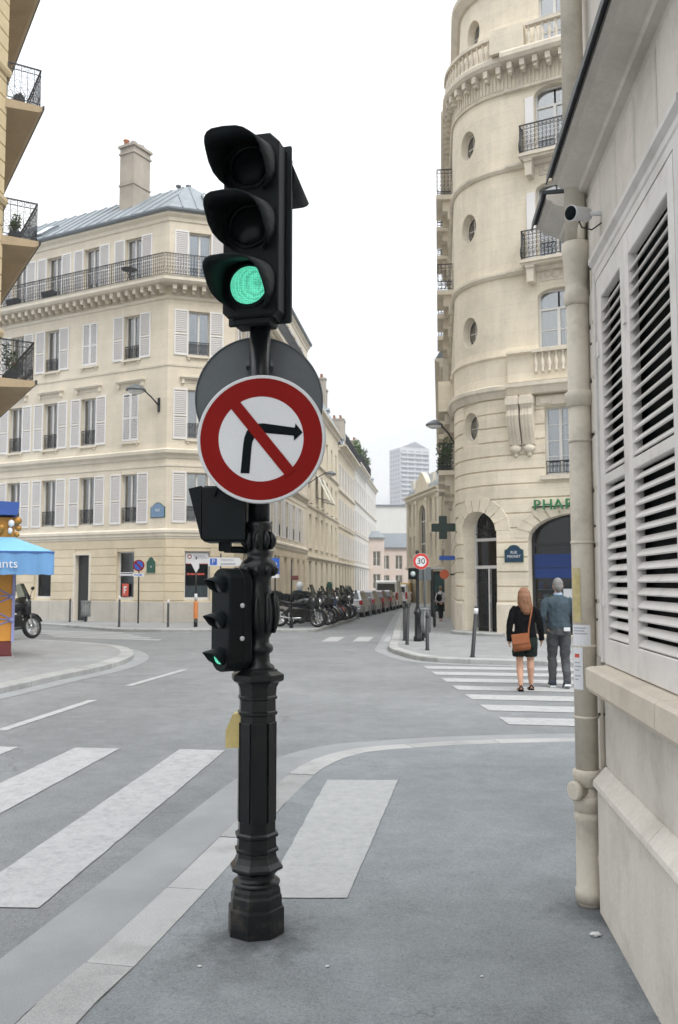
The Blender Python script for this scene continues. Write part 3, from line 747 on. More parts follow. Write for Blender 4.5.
m = MB(); m.box(-.3,-.24,.092,.1,.27,.6); m.box(-.24,-.12,.092,.1,.53,.6); m.box(-.24,-.15,.092,.1,.4,.46); put('poster_print', m, WHITE, cb, w0 @ T(.12,0,0))
m = MB(); m.box(-.46,.46,.1,.11,1.2,1.24); m.box(-.46,.46,.1,.11,1.08,1.16); put('window_lettering', m, WHITE, cb, w0)
w0 = LF.M(LL-4.92,0,0)
dm = MB(); dm.box(-.42,.42,.2,.25,-.1,2.95)
do = put('door', dm, mat("door_dark", (.03,.035,.035), .4), cb, w0); put('door_handle', MB().box(.26,.32,.15,.2,1.0,1.3), RIM, do, w0)
put('door_frame', MB().box(-.56,-.44,-.05,.2,-.1,3.1).box(.44,.56,-.05,.2,-.1,3.1).box(-.44,.44,-.05,.2,3.0,3.1), CREAM2, cb, w0)
dS = SF.M(8.4,0,0)
WOOD = mat("oak_door", (.30,.19,.09), .5, .1, 3, stretch=(8,8,.6))
put('door', MB().box(-.7,.7,.15,.2,-.3,3.2).fbox(-.6,-.08,.12,.16,.3,1.4).fbox(.08,.6,.12,.16,.3,1.4).fbox(-.6,-.08,.12,.16,1.6,3.0).fbox(.08,.6,.12,.16,1.6,3.0), WOOD, cb, dS)
put('door_frame', MB().box(-1.0,-.75,-.12,.1,-.3,3.45).box(.75,1.0,-.12,.1,-.3,3.45).box(-1.1,1.1,-.2,.1,3.45,3.65), CREAM2, cb, dS)
core = [offpoly([L0,A,B,E],-.9)[i] for i in range(4)]
put('dark_backdrop', psweep([L0,A,B,E], [(-.9,-.4),(-.9,18.4),(-1.0,18.4),(-1.0,-.4)]), DARKIN, cb)  # backdrop behind the windows, black in place of unlit rooms
m = MB()                                               # storey floors seen through the windows
back = [(E[0]-9,E[1]-1),(L0[0]+8,L0[1]+9)]
for z in (3.95,7.6,11.3,15.2): m.add([(x,y,z) for x,y in offpoly(PT,-.31)+back], [tuple(range(6))])
put('floor_slab', m, DARKIN, cb)
m = MB(); m.add([(E[0],E[1],-.5),(E[0]-9,E[1]-1,-.5),(L0[0]+8,L0[1]+9,-.5),(L0[0],L0[1],-.5)]+[(E[0],E[1],18.6),(E[0]-9,E[1]-1,18.6),(L0[0]+8,L0[1]+9,18.6),(L0[0],L0[1],18.6)], [(0,1,5,4),(1,2,6,5),(2,3,7,6)])
put('rear_wall', m, CREAM, cb)
# roof
RTOP = 21.1; RIN = -2.6
roof = put('roof', psweep(PT, [(.30,18.79),(RIN,RTOP),(RIN-3.5,RTOP+.35),(RIN-3.5,18.7)]), ZINC, cb)
for path, Ln, i0, i1 in ((LF,LL,0,1),(CF,CL,1,2),(SF,22.8,2,3)):
    lo, hi = offpoly(PT, .30), offpoly(PT, RIN)
    def sof(p): return (p[0]-path.x)*path.tx+(p[1]-path.y)*path.ty
    a0, a1, b0, b1 = sof(lo[i0]), sof(lo[i1]), sof(hi[i0]), sof(hi[i1])
    n = max(2, round((a1-a0)/.72))
    for i in range(n):
        p, q = a0+(a1-a0)*i/n, a0+(a1-a0)*(i+1)/n
        def lim(s):
            t = 1.0
            if b0 > a0 and s < b0: t = min(t, (s-a0)/(b0-a0))
            if b1 < a1 and s > b1: t = min(t, (a1-s)/(a1-b1))
            return max(t, .0)
        if b0 >= b1:
            mm = (a0+a1)/2
        tp, tq = lim(p), lim(q)
        if max(tp, tq) < .05: continue
        def on(s, t, up): d = .30+(RIN-.30)*t; return path.pt(s, d+up*.6, 18.79+(RTOP-18.79)*t+up*.8)
        g = .012
        m = MB(); m.add([on(p+g,.0,.012),on(q-g,.0,.012),on(q-g,tq,.012),on(p+g,tp,.012)], [(0,1,2,3)])
        put('zinc_panel', m, ZINC, roof)
        if 0 < i and tp > .1:
            m = MB(); m.loft([[on(p-.022,t,.0),on(p-.022,t,.06),on(p+.022,t,.06),on(p+.022,t,.0)] for t in (0,tp)]); put('roof_seam', m, ZINC, roof)
SKYG = mat("skylight_glass", (.55,.62,.66), .1, .05, spec=.8); CORE_FR = ZINCD
for path, s, t0, t1, w in ((LF,LL-11.2,.12,.5,.8),(LF,LL-8.6,.12,.5,.8),(CF,2.15,.22,.62,1.0),(LF,LL-14,.12,.5,.8)):
    def on(ss, t, up): d = .30+(RIN-.30)*t; return path.pt(ss, d+up*.6, 18.79+(RTOP-18.79)*t+up*.8)
    m = MB(); m.loft([[on(s-w/2,t,.0),on(s-w/2,t,.12),on(s+w/2,t,.12),on(s+w/2,t,.0)] for t in (t0,t1)]); put('skylight', m, ZINCD, roof)
    m = MB(); m.add([on(s-w/2+.09,t0+.04,.14),on(s+w/2-.09,t0+.04,.14),on(s+w/2-.09,t1-.04,.14),on(s-w/2+.09,t1-.04,.14)], [(0,1,2,3)]); put('skylight_pane', m, SKYG, roof)
cM = LF.M(LL-3.75,0,0)
put('chimney', MB().box(-.45,.45,1.2,2.4,19,23.15).box(-.5,.5,1.15,2.45,22.8,22.9).box(-.53,.53,1.12,2.48,23.15,23.28).box(-.49,.49,1.16,2.44,21.2,21.28), CHIM, roof, cM)
for i, y in enumerate((1.3,1.55,1.8,2.05,2.3)):
    put('chimney_pot', MB().lathe([(.13,0),(.11,.2),(.16,.24),(.16,.29),(.08,.3)],10), TERRA if i == 0 else RIM, roof, cM @ T((-.15,.1,-.1,.15,0)[i],y,23.27))
m = MB(); m.bar((.2,2.2,23.4),(.2,2.2,25.0),.03); m.bar((-.3,1.6,25.0),(.7,2.8,24.6),.02)
for i in range(5): m.bar((-.2+i*.2,1.5+.24*i,24.95-.07*i),(.1+i*.2,1.9+.24*i,24.95-.07*i),.012)
m.bar((.1,2.7,23.4),(.1,2.7,24.3),.02); put('aerial', m, RIM, roof, cM)
m = MB()
for i in (0,1): m.T = T(-8.1+.5*i,44.0,21.1); m.lathe([(.06,0),(.06,.5),(.14,.52),(.14,.6)],8)
put('vent_pipe', m, ZINCD, roof)
# things on or by the facade
def lamp(name, label, path, s, z, reach, side, group=None, sz=1.0):
    M = path.M(s,0,z); t = put(name, None, None, None, M, label, 'street lamp', group)
    put('wall_plate', MB().box(-.06,.06,-.05,.02,-.35,.3), IRON, t, M)
    dx = side*reach*.75
    put('arm', MB().tube([(0,-.04,-.05),(dx*.35,-reach*.35,.32),(dx*.8,-reach*.8,.72),(dx,-reach,.78)], .035, 6), IRON, t, M)
    put('lamp_head', MB().lathe([(.05,.10),(.2,.04),(.42,-.10),(.46,-.16),(.45,-.2),(.40,-.2)],14), METG, t, M @ T(dx,-reach,.74) @ SCL(sz,sz,sz))
    put('lamp_glass', MB().lathe([(.38,-.2),(.34,-.28),(.2,-.34),(.02,-.36)],14), WHITE, t, M @ T(dx,-reach,.74) @ SCL(sz,sz,sz))
    return t
lamp('wall_lamp', 'dark grey street lamp on a bracket arm on the cream corner building', LF, LL-.45, 9.75, .85, -1)
def plaque(name, label, M, w, h, mt, lines, rim, parent=None):
    t = put(name, None, None, None, M, label, 'street sign')
    pl = [(-w/2,-h/2),(w/2,-h/2),(w/2,h*.22),(w*.36,h*.28)]+[(w*.32*cos(a*pi/6), h*.25+h*.27*sin(a*pi/6)) for a in range(1,6)]+[(-w*.36,h*.28),(-w/2,h*.22)]
    put('rim', MB().prism([(x*1.1,z*1.08) for x,z in pl], -.015, .01), rim, t, M); put('plate', MB().prism(pl, -.025, 0), mt, t, M)
    for body, size, z in lines: put('lettering', txt(body,size,.003), WHITE, t, M @ T(0,-.028,z))
    return t
BLUEP = mat("faded_blue_enamel", (.16,.26,.40), .4, .06, 6); GRNP = mat("green_enamel", (.02,.09,.06), .4, .06, 6)
NAVY = mat("navy_enamel", (.012,.045,.09), .4, .08, 6)
plaque('street_name_plaque', 'faded blue street name plaque high on the cream corner building', LF.M(LL-.42,.012,4.95), .75, .62, BLUEP, [('RUE',.15,.0)], GRNP)
m = None
# ================================================================== pharmacy corner building (right, beyond the side street)
PB = Bend(4.07, 31.0, radians(-96.4), 2.5, radians(68)); PLn = PB.L
ph = thing('pharmacy_building', 'tall limestone apartment building with rounded corner and oval windows above a pharmacy', 'building', 6, 31, 0)
S0, S1 = -15.0, PLn+9.0
F = lambda t: PLn+t
OVC = 1.52
ovals = [('oval', OVC-.40, OVC+.40, z-.50, z+.50) for z in (6.83,10.05,13.6,16.5)]
door_op = ('arch', 1.02, 2.57, .12, 4.02, .66)
shop_op = ('arch', F(.65), F(3.85), .10, 3.85, .75)
cols = [F(1.7), F(4.6), F(7.4)]
win1 = [('rect', c-.45, c+.45, 5.05, 7.2) for c in cols]
win2 = [('arch', c-.62, c+.62, 8.25, 11.0, .25) for c in cols]
win3 = [('arch', c-.62, c+.62, 11.95, 14.5, .25) for c in cols]
win4 = [('arch', c-.62, c+.62, 15.5, 17.7, .3) for c in cols]
sc_cols = [-2.2, -5.2, -8.4, -11.6]
stw = [('rect', c-.55, c+.55, z, z+2.3) for c in sc_cols for z in (5.05,8.4,12.3,15.7)]
gsd = [('rect', c-.6, c+.6, .9, 3.3) for c in sc_cols]
low = [door_op, shop_op, ovals[0]]+win1+[o for o in stw if o[3] < 6]+gsd+[('arch', F(4.9), F(8.1), .10, 3.85, .75)]
hi = ovals[1:]+win2+win3+win4+[o for o in stw if o[3] > 6]
put('ground_floor_wall', wall(PB, S0, S1, -.4, 7.62, low, .45, .3), PSTONE, ph)
put('wall', wall(PB, S0, S1, 7.62, 18.9, hi, .40, .3), PSTONE, ph)
door_sur = ('arch', 1.02-.02, 2.57+.02, .12, 4.04, .68)
courses(PB, S0+.01, S1-.01, 1.12, 7.60, .463, [door_sur, shop_op, ovals[0]]+win1+low[-5:]+[o for o in stw if o[3] < 6], PSTONE, ph, .045, .05, .3)
for p, q in intervals(S0, S1, -.3, 1.0, low):
    put('plinth_stone', sweep(PB, p+.01, q-.01, [(-.02,-.4),(.075,-.4),(.075,1.02),(.05,1.09),(-.02,1.09)], max(1,int((q-p)/.25))), PTRIM, ph)
# voussoirs round the two arches
def voussoirs(a, b, zs, rise, n, w, mt, proud=.06):
    cx, Aa = (a+b)/2, (b-a)/2
    for i in range(n):
        t0, t1 = pi*i/n+.02, pi*(i+1)/n-.02; pr = []
        k = 3; inn = [(cx+Aa*cos(t0+(t1-t0)*j/k), zs+rise*sin(t0+(t1-t0)*j/k)) for j in range(k+1)]
        ou = [(cx+(Aa+w)*cos(t0+(t1-t0)*j/k), zs+(rise+w)*sin(t0+(t1-t0)*j/k)) for j in range(k+1)]
        lp = inn+ou[::-1]; m = MB()
        m.loft([[PB.pt(s,-.02,z) for s,z in lp],[PB.pt(s,proud-.01,z) for s,z in lp],[PB.pt(cx+(s-cx)*.985 if abs(s-cx)>.2 else s,proud,z) for s,z in lp]])
        put('voussoir', m, mt, ph)
voussoirs(1.02,2.57,4.02-.66,.66,9,.48,PSTONE); voussoirs(F(.65),F(3.85),3.85-.75,.75,13,.42,PSTONE); voussoirs(F(4.9),F(8.1),3.85-.75,.75,13,.42,PSTONE)
def pband(prof, mt=PTRIM, name='string_course', s0=S0, s1=S1, seg=.25): put(name, sweep(PB, s0, s1, prof, int((s1-s0)/seg)), mt, ph)
for (a, b, e) in ((S0,-.6,.06),(-.6,PLn+.12,0),(PLn+.12,S1,.22)):    # balcony storey bands, proud on the flat fronts
    pband([(-.05,7.60),(.08+e,7.62),(.16+e,7.80),(.22+e,7.86),(.22+e,7.98),(.05,8.05),(-.05,8.05)], PTRIM, 'string_course', a, b)
    pband([(-.05,8.05),(.04+e*.7,8.05),(.04+e*.7,8.92),(.11+e,8.96),(.11+e,9.04),(-.05,9.08)], PSTONE, 'parapet_band', a, b)
    pband([(-.05,11.56),(.05+e*.3,11.58),(.11+e*.4,11.66),(.11+e*.4,11.74),(-.05,11.80)], PTRIM, 'string_course', a, b)
    pband([(-.05,15.06),(.05+e*.3,15.08),(.11+e*.4,15.16),(.11+e*.4,15.24),(-.05,15.30)], PTRIM, 'string_course', a, b)
    pband([(-.05,17.72),(.06+e*.3,17.74),(.08+e*.3,17.82),(-.05,17.86)], PTRIM, 'architrave', a, b)
    pband([(-.05,18.56),(.28+e,18.60),(.36+e,18.70),(.36+e,18.84),(.30+e,18.92),(-.6,18.95)], PTRIM, 'cornice', a, b)
mod = MB(); mod.prism([(-.08,0),(.08,0),(.08,.22),(-.08,.22)], -.27, .02); mod.prism([(-.06,-.12),(.06,-.12),(.06,.01),(-.06,.01)], -.2, .02); mod = mod.mesh('modillion'); mod.materials.append(PTRIM)
s = S0+.3
while s < S1-.2:
    e = .06 if s < -.6 else (.22 if s > PLn+.12 else 0)
    put('modillion', mod, None, ph, PB.M(s, e*.7, 18.36)); s += .42
m = MB(); s = -.5
while s < S1-.1:                                         # fluted frieze
    m.T = PB.M(s,0,0); m.box(-.035,.035,-.035,.01,17.9,18.4); s += .13
m.T = I4; put('frieze_flutes', m, PTRIM, ph, kind='stuff')
bal = MB(); bal.lathe([(.055,0),(.055,.06),(.035,.08),(.07,.22),(.075,.3),(.04,.45),(.035,.55),(.055,.58),(.055,.64)],8); bal = bal.mesh('baluster'); bal.materials.append(PTRIM)
def balustrade(s0, s1, d, z, n=None, cap=True):
    n = n or int((s1-s0)/.2)
    for i in range(n): put('baluster', bal, None, ph, PB.M(s0+(s1-s0)*(i+.5)/n, d, z))
    put('balustrade_cap', sweep(PB, s0, s1, [(d-.1,z+.63),(d+.1,z+.63),(d+.1,z+.74),(d-.1,z+.74)], max(1,int((s1-s0)/.25))), PTRIM, ph)
balustrade(-.3, PLn-.25, .2, 18.93)
balustrade(F(.95), F(2.5), .42, 18.93); balustrade(F(3.8), F(5.4), .42, 18.93)
for a, b in ((PLn-.2,F(.9)),(F(2.55),F(3.75)),(F(5.45),S1)): put('parapet_block', sweep(PB, a, b, [(-.3,18.92),(.5,18.92),(.5,19.72),(-.3,19.76)], 4), PSTONE, ph)
# attic set back behind the balustrade
class Off:
    def __init__(s, p, d): s.p, s.d = p, d
    def pt(s, q, d, z): return s.p.pt(q, d+s.d, z)
    def M(s, q, d=0, z=0): return s.p.M(q, d+s.d, z)
AT = Off(PB, -.3)
ao = [('oval', OVC-.40, OVC+.40, 20.55-.5, 20.55+.5)]+[('rect', c-.5, c+.5, 19.0, 21.0) for c in cols]
put('attic_wall', wall(AT, S0, S1, 18.9, 21.7, ao, .3, .3), PSTONE, ph)
put('attic_cornice', sweep(AT, S0, S1, [(-.1,21.66),(.1,21.68),(.3,21.9),(.32,22.05),(-.1,22.1)], 90), PTRIM, ph)
put('roof', sweep(AT, S0, S1, [(.25,22.06),(-1.2,24.6),(-5,25),(-5,22)], 60), ZINC, ph)
# oval windows
def oval_window(path, z, h=.48):
    M = path.M(OVC, 0, z); n = 24; m = MB()
    for r0, r1, y0, y1 in ((.98,.86,.27,.33),):
        vs = [(.40*r*cos(2*pi*i/n), y, h*r*sin(2*pi*i/n)) for r in (r0, r1) for y in (y0,) for i in range(n)]
        m.add(vs, [(i,(i+1)%n,n+(i+1)%n,n+i) for i in range(n)])
    m.box(-.012,.012,.275,.31,-h*.88,h*.88); m.box(-.29,.29,.275,.31,-.012,.012)
    w = put('oval_window', m, FRAMEW, ph, M)
    put('pane', MB().add([(.39*cos(2*pi*i/n), .30, h*.97*sin(2*pi*i/n)) for i in range(n)], [tuple(range(n))]), GLASS, w, M)
    sur = MB(); rings = []
    for i in range(n+1):
        c, q = cos(2*pi*i/n), sin(2*pi*i/n); rings.append([path.pt(OVC+.33*k*c, d, z+h*k2*q) for k, k2, d in ((1.0,1.0,-.02),(1.0,1.0,.03),(1.10,1.08,.05),(1.26,1.18,.045),(1.26,1.18,-.02))])
for z in (6.83,10.05,13.6,16.5): oval_window(PB, z)
oval_window(AT, 20.55, .5)
# tall windows of the flat front
k = 0
for c in cols:
    window(PB, c, 5.05, .9, 2.15, ph, bars=3, shut=None, curtain='left', rail=.45, fancy=False, y=.15)
    put('window_sill', MB().box(-.6,.6,-.14,.02,-.14,0), PTRIM, ph, PB.M(c,0,5.05))
    for z, h, cur in ((8.25,2.75,'both'),(11.95,2.55,'right'),(15.5,2.2,'both')):
        window(PB, c, z, 1.24, h-.02, ph, bars=2, shut=None, curtain=cur, transom=h-.62, y=.20)
        if z > 11: put('shutter', MB().fbox(-.28,0,-.04,-.005,.02,h-.3,.008), SHUT, ph, PB.M(c-.64,0,z+.02))
    window(AT, c, 19.0, 1.0, 2.0, ph, bars=2, shut=None, curtain='none', y=.12)
    balustrade(c-.75, c+.75, .24, 8.28, 7)
    for z in (11.80, 15.28):
        M = PB.M(c-1.0, .40, z)
        put('balcony_slab', MB().box(-.05,2.05,-.08,.42,0,.10).box(0,2,-.02,.42,-.08,0), PTRIM, ph, M)
        put('balcony_railing', rail_mesh(2.0,.95,True,.12,.36), None, ph, M @ T(0,-.02,.10))
        for x0 in (0.03, 1.97): put('railing_scroll', MB().tube([(0,-.02,.1),(0,-.15,.2),(0,-.16,.35),(0,-.04,.6),(0,-.02,.95)],.03,6), IRON, ph, M @ T(x0,0,0))
        for x in (.25, 1.75):
            put('console', MB().prism([(-.13,0),(.13,0),(.10,-.55),(-.10,-.55)],-.02,.42).box(-.14,.14,-.06,.42,-.1,0), PTRIM, ph, M @ T(x,.05,-.06))
        put('carved_panel', MB().fbox(-.5,.5,-.03,.02,0,.42,.02).ball((0,-.03,.2),.16,.05,.14).ball((-.28,-.03,.2),.1,.04,.1).ball((.28,-.03,.2),.1,.04,.1), PTRIM, ph, PB.M(c,0,z-.56))
# paired scroll consoles under the first balcony
def console(s):
    M = PB.M(s,0,0); m = MB()
    pr = [(.02,7.58),(-.44,7.58),(-.46,7.3),(-.38,7.15),(-.42,6.95),(-.33,6.6),(-.2,6.25),(-.15,6.05),(.02,6.0)]
    m.loft([[(x,y,z) for y,z in pr] for x in (-.19,.19)])
    for x in (-.1,0,.1): m.loft([[(x+dx,y-.025,z) for y,z in pr[1:8]]+[(x+dx,.0,6.1),(x+dx,.0,7.5)] for dx in (-.025,.025)])
    m.box(-.21,.21,-.48,.02,7.3,7.52)
    put('scroll_console', m, PTRIM, ph, M)
    put('console_drop', MB().ball((0,-.1,5.93),.2,.12,.14).ball((0,-.07,5.76),.08,.07,.1), PTRIM, ph, M)
for c in cols:
    for o in (-1.38,-.94,.94,1.38):
        if c+o > PLn+.2: console(c+o)
    put('carved_frieze', MB().fbox(-.72,.72,-.12,.02,7.24,7.56,.03).fbox(-.55,-.2,-.15,.02,7.3,7.5).fbox(.2,.55,-.15,.02,7.3,7.5), PTRIM, ph, PB.M(c,0,0))
# street side windows, balconies
for i, c in enumerate(sc_cols):
    for z in (5.05,8.4,12.3,15.7): window(PB, c, z, 1.1, 2.3, ph, bars=2, shut=None, curtain='left', y=.15)
    window(PB, c, .9, 1.2, 2.4, ph, bars=0, shut=None, curtain='none', y=.2)
    if i < 3:
        for z, st in ((16.0,0),(12.4,0),(8.0,1),(5.75,0)):
            if z == 8.0:
                put('balcony_slab', MB().box(-1.0,1.0,-.6,.02,-.2,0).box(-1.0,1.0,-.6,-.45,0,.9).box(-1.0,-.85,-.45,.02,0,.9).box(.85,1.0,-.45,.02,0,.9), PSTONE, ph, PB.M(c,0,z+.1)); dep = .6
            else:
                put('balcony_slab', MB().box(-1.0,1.0,-.62,.02,-.16,0), PTRIM, ph, PB.M(c,0,z)); put('balcony_railing', rail_mesh(1.9,1.0,True,.12,.55), None, ph, PB.M(c-.95,.58,z))
            for x in (-.7,.7): put('console', MB().prism([(-.14,0),(.14,0),(.10,-.7),(-.10,-.7)],-.2,.02).prism([(-.12,0),(.12,0),(.12,-.4),(-.12,-.4)],-.38,-.18), PTRIM, ph, PB.M(c+x,0,z-.14))
# carved keystone heads between the oval storeys on the street side
# door in the tower
dM = PB.M(1.85, -.50, .12); GATE = mat("gate_paint", (.035,.05,.05), .4, .1)
dr = put('door', MB().box(-.66,-.60,-.02,.06,0,3.9).box(.60,.66,-.02,.06,0,3.9).box(-.6,.6,-.02,.06,2.05,2.15).box(-.6,.6,-.02,.06,2.95,3.05).box(-.03,.03,-.03,.05,0,2.05), SHUTD, ph, dM)
m = MB()
for i in range(14): x = -.56+.086*i; m.bar((x,-.02,.15),(x,-.02,2.03),.014)
for z in (.15,.6,1.1,1.6): m.bar((-.6,-.02,z),(.6,-.02,z),.012)
put('door_grille', m, IRON, dr, dM)
m = MB()
for i in range(9): a = pi*(i+.5)/9; m.bar((0,-.02,3.05),(.62*cos(a),-.02,3.05+.85*sin(a)),.02)
m.bar((-.3,-.02,3.35),(.3,-.02,3.35),.02); put('fanlight_grille', m, IRON, dr, dM)
put('pane', MB().box(-.62,.62,.05,.06,0,3.9), GLASSD, dr, dM); put('door_handle', MB().box(.05,.09,-.1,-.02,.95,1.2), RIM, dr, dM)
put('door_back', MB().box(-.9,.9,.5,.52,-.1,4.2), DARKIN, dr, dM)
put('lobby_panel', MB().box(-.55,.3,.3,.32,2.2,2.9), CREAM2, dr, dM)
put('doorstep', sweep(PB, .6, 2.85, [(-.3,-.1),(.34,-.1),(.34,.10),(.30,.13),(-.3,.13)], 10), KERB, ph)
# pharmacy shop front
NAVYB = mat("shop_blue", (.008,.035,.16), .5, .1); BLUEB = mat("shop_awning_blue", (.008,.032,.15), .6, .12, 3); SHELF = mat("shelf_white", (.55,.57,.6), .5, .05)
for c0, vis in ((F(2.25),1),(F(6.5),0)):
    sM = PB.M(c0, -.40, .1)
    sf = put('shop_front', MB().box(-1.6,-1.5,-.02,.08,0,3.2).box(1.5,1.6,-.02,.08,0,3.2).box(-1.5,1.5,-.02,.08,0,.35).box(-1.5,1.5,-.02,.08,2.75,2.85).box(-.3,-.22,-.02,.08,.35,2.75), IRON, ph, sM)
    put('pane', MB().box(-1.52,1.52,.03,.04,.3,3.75), GLASSD, sf, sM)
    put('blue_blind', MB().box(-1.5,1.5,-.10,-.03,2.08,2.5), BLUEB, sf, sM); put('fascia', MB().box(-1.5,1.5,-.08,-.03,1.75,2.06), NAVYB, sf, sM)
    put('shop_back', MB().box(-1.9,1.9,1.2,1.25,-.1,4.0), DARKIN, sf, sM)
    if vis:
        put('window_poster', MB().box(-.62,.7,-.05,-.03,.62,1.42), SHELF, sf, sM)
        cl = [BLUES, SHELF, RED, NAVYB, WHITE, YELB]
        for r in range(4):
            put('shelf', MB().box(-1.45,-.7,.06,.3,.45+.31*r,.47+.31*r), SHELF, sf, sM)
            for q in range(5): put('display_box', MB().box(-1.43+.15*q,-1.31+.15*q,.08,.24,.475+.31*r,.475+.31*r+random.uniform(.12,.24)), random.choice(cl), sf, sM)
put('dark_backdrop', sweep(PB, S0, S1, [(-1.6,-.4),(-1.6,18.8),(-1.7,18.8),(-1.7,-.4)], 40), DARKIN, ph)
m = MB()
for z in (4.4,7.75,11.4,15.0,18.7):
    n = 60; pts = [PB.pt(S0+(S1-S0)*i/n, -.46 if z < 7 else -.41, z) for i in range(n+1)]; e = PB.pt(S1,-9,z); g = PB.pt(S0,-7,z)
    m.add(pts+[e,g], [tuple(range(n+3))])
put('floor_slab', m, DARKIN, ph)
# letters, plaque, cross
sg = put('pharmacy_sign', None, None, None, PB.M(F(2.3),0,4.05), 'green raised PHARMACIE letters over the arched shop window', 'shop sign')
GRNL = mat("green_letters", (.03,.19,.075), .45, .1, 5)
x = F(1.0)
for i, ch in enumerate("PHARMACIE"):
    put('letter', txt(ch,.46,.05), GRNL, sg, PB.M(x, .20, 4.10)); x += .335 if ch not in 'MI' else (.37 if ch == 'M' else .26)
put('sign_rail', MB().box(-1.5,1.5,-.07,0,-.02,.02), IRON, sg, PB.M(F(2.3),.0,4.07))
plaque('street_name_plaque', 'dark blue street name plaque between the gated door and the pharmacy window', PB.M(F(.2),.05,2.62), .56, .5, NAVY, [('RUE',.12,.04),('MIGNET',.12,-.09)], GRNP)
cM = PB.M(-.35, .1, 3.66); cr_ = put('pharmacy_cross', None, None, None, cM, 'dark pharmacy cross on an arm at the rounded stone corner', 'shop sign')
w = .14
CROSSD = mat("cross_unlit", (.012,.028,.022), .4, .1); CROSSG = mat("cross_green", (.02,.12,.06), .4, .1)
cX = T(*PB.pt(-.2,.02,3.62)) ; rot = RZ(radians(-6))
cm = MB(); a, b = .14, .40; cm.prism([(-a,-b),(a,-b),(a,-a),(b,-a),(b,a),(a,a),(a,b),(-a,b),(-a,a),(-b,a),(-b,-a),(-a,-a)], -.09, .09)
put('cross_box', cm, CROSSD, cr_, cX @ rot @ T(-.46,0,0)); put('bracket_panel', MB().box(-.06,.28,-.07,.07,-.14,.13), CROSSG, cr_, cX @ rot)
put('arm', MB().box(.1,.6,-.03,.03,-.03,.03), IRON, cr_, cX @ rot)
lamp('wall_lamp', 'grey street lamp on the street side of the pharmacy building above a planted balcony', PB, -1.0, 6.75, .75, 0, sz=.7)
# ================================================================== near wall on the right
NW = Line(1.4635, 5.40, -.0897, -.996)                  # s runs from the far corner towards the camera
nb = thing('louvred_building', 'pale painted stone building at the right edge with big louvred shutters', 'building', 2.0, 3.0, 0)
ntop = 9.0; NL = 9.5
wo = ('rect', .735, 2.185, 1.27, 3.32)
put('wall', wall(NW, .05, NL, -.1, ntop, [wo], .22), WALLP, nb)
put('end_wall', MB().add([NW.pt(.05,0,-.1),NW.pt(.05,-.1,-.1),NW.pt(.05,-.1,ntop),NW.pt(.05,0,ntop)], [(0,1,2,3)]), WALLP, nb)
put('north_wall', MB().add([NW.pt(0,-.08,-.1),NW.pt(0,-7,-.1),NW.pt(0,-7,ntop),NW.pt(0,-.08,ntop)], [(0,1,2,3)]), WALLP, nb)
put('roof', MB().add([NW.pt(0,.0,ntop),NW.pt(0,-7,ntop),NW.pt(NL,-7,ntop),NW.pt(NL,0,ntop)], [(0,1,2,3)]), ZINC, nb)
# stones of the wall: quoins by the corner, upright lintel slabs over the shutters, plinth slabs
def nblock(s0, s1, z0, z1, d0, d1, mt=WALLP, name='wall_stone', b=.008):
    put(name, MB().fbox(0,s1-s0,-d1,-d0,z0,z1,b), mt, nb, NW.M(s0,0,0))
z = 1.30; k = 0
while z < 3.32:
    nblock(.06, .645, z+.006, min(z+.302,3.30)-.009, -.02, .03); z += .302; k += 1
k = 0; s = .06
for wd in (.42,.40,.36,.37,.37,.36,.37,.38,.5,.6,.6,.6,.6,.6,.6,.6,.6):
    nblock(s+.015, s+wd-.015, 3.47, 3.845, -.02, .03); s += wd
    if s > NL-.6: break
s = .575
for wd in (1.15,1.5,1.5,1.5,1.5,1.5):
    nblock(s+.003, s+wd-.003, -.1, .615, -.02, .055, WALLP, 'plinth_slab', .006)
    put('plinth_moulding', MB().loft([[(x,.02,.615),(x,-.06,.618),(x,-.078,.64),(x,-.075,.665),(x,-.012,.735),(x,.02,.735)] for x in (.002, wd-.002)]), SILLP if False else WALLP, nb, NW.M(s,0,0)); s += wd
nblock(.535, 4.4, .738, 1.12, -.02, .004, WALLP, 'apron_panel', .006); nblock(4.41, 9, .738, 1.12, -.02, .004, WALLP, 'apron_panel', .006)
for s0, s1 in ((.735,2.1),(2.106,3.8),(3.806,5.5)):
    put('sill_stone', MB().loft([[(x,.1,1.12),(x,-.03,1.12),(x,-.05,1.14),(x,-.12,1.15),(x,-.13,1.17),(x,-.13,1.262),(x,-.11,1.272),(x,.1,1.29)] for x in (0, s1-s0)]), SILLP, nb, NW.M(s0,0,0))
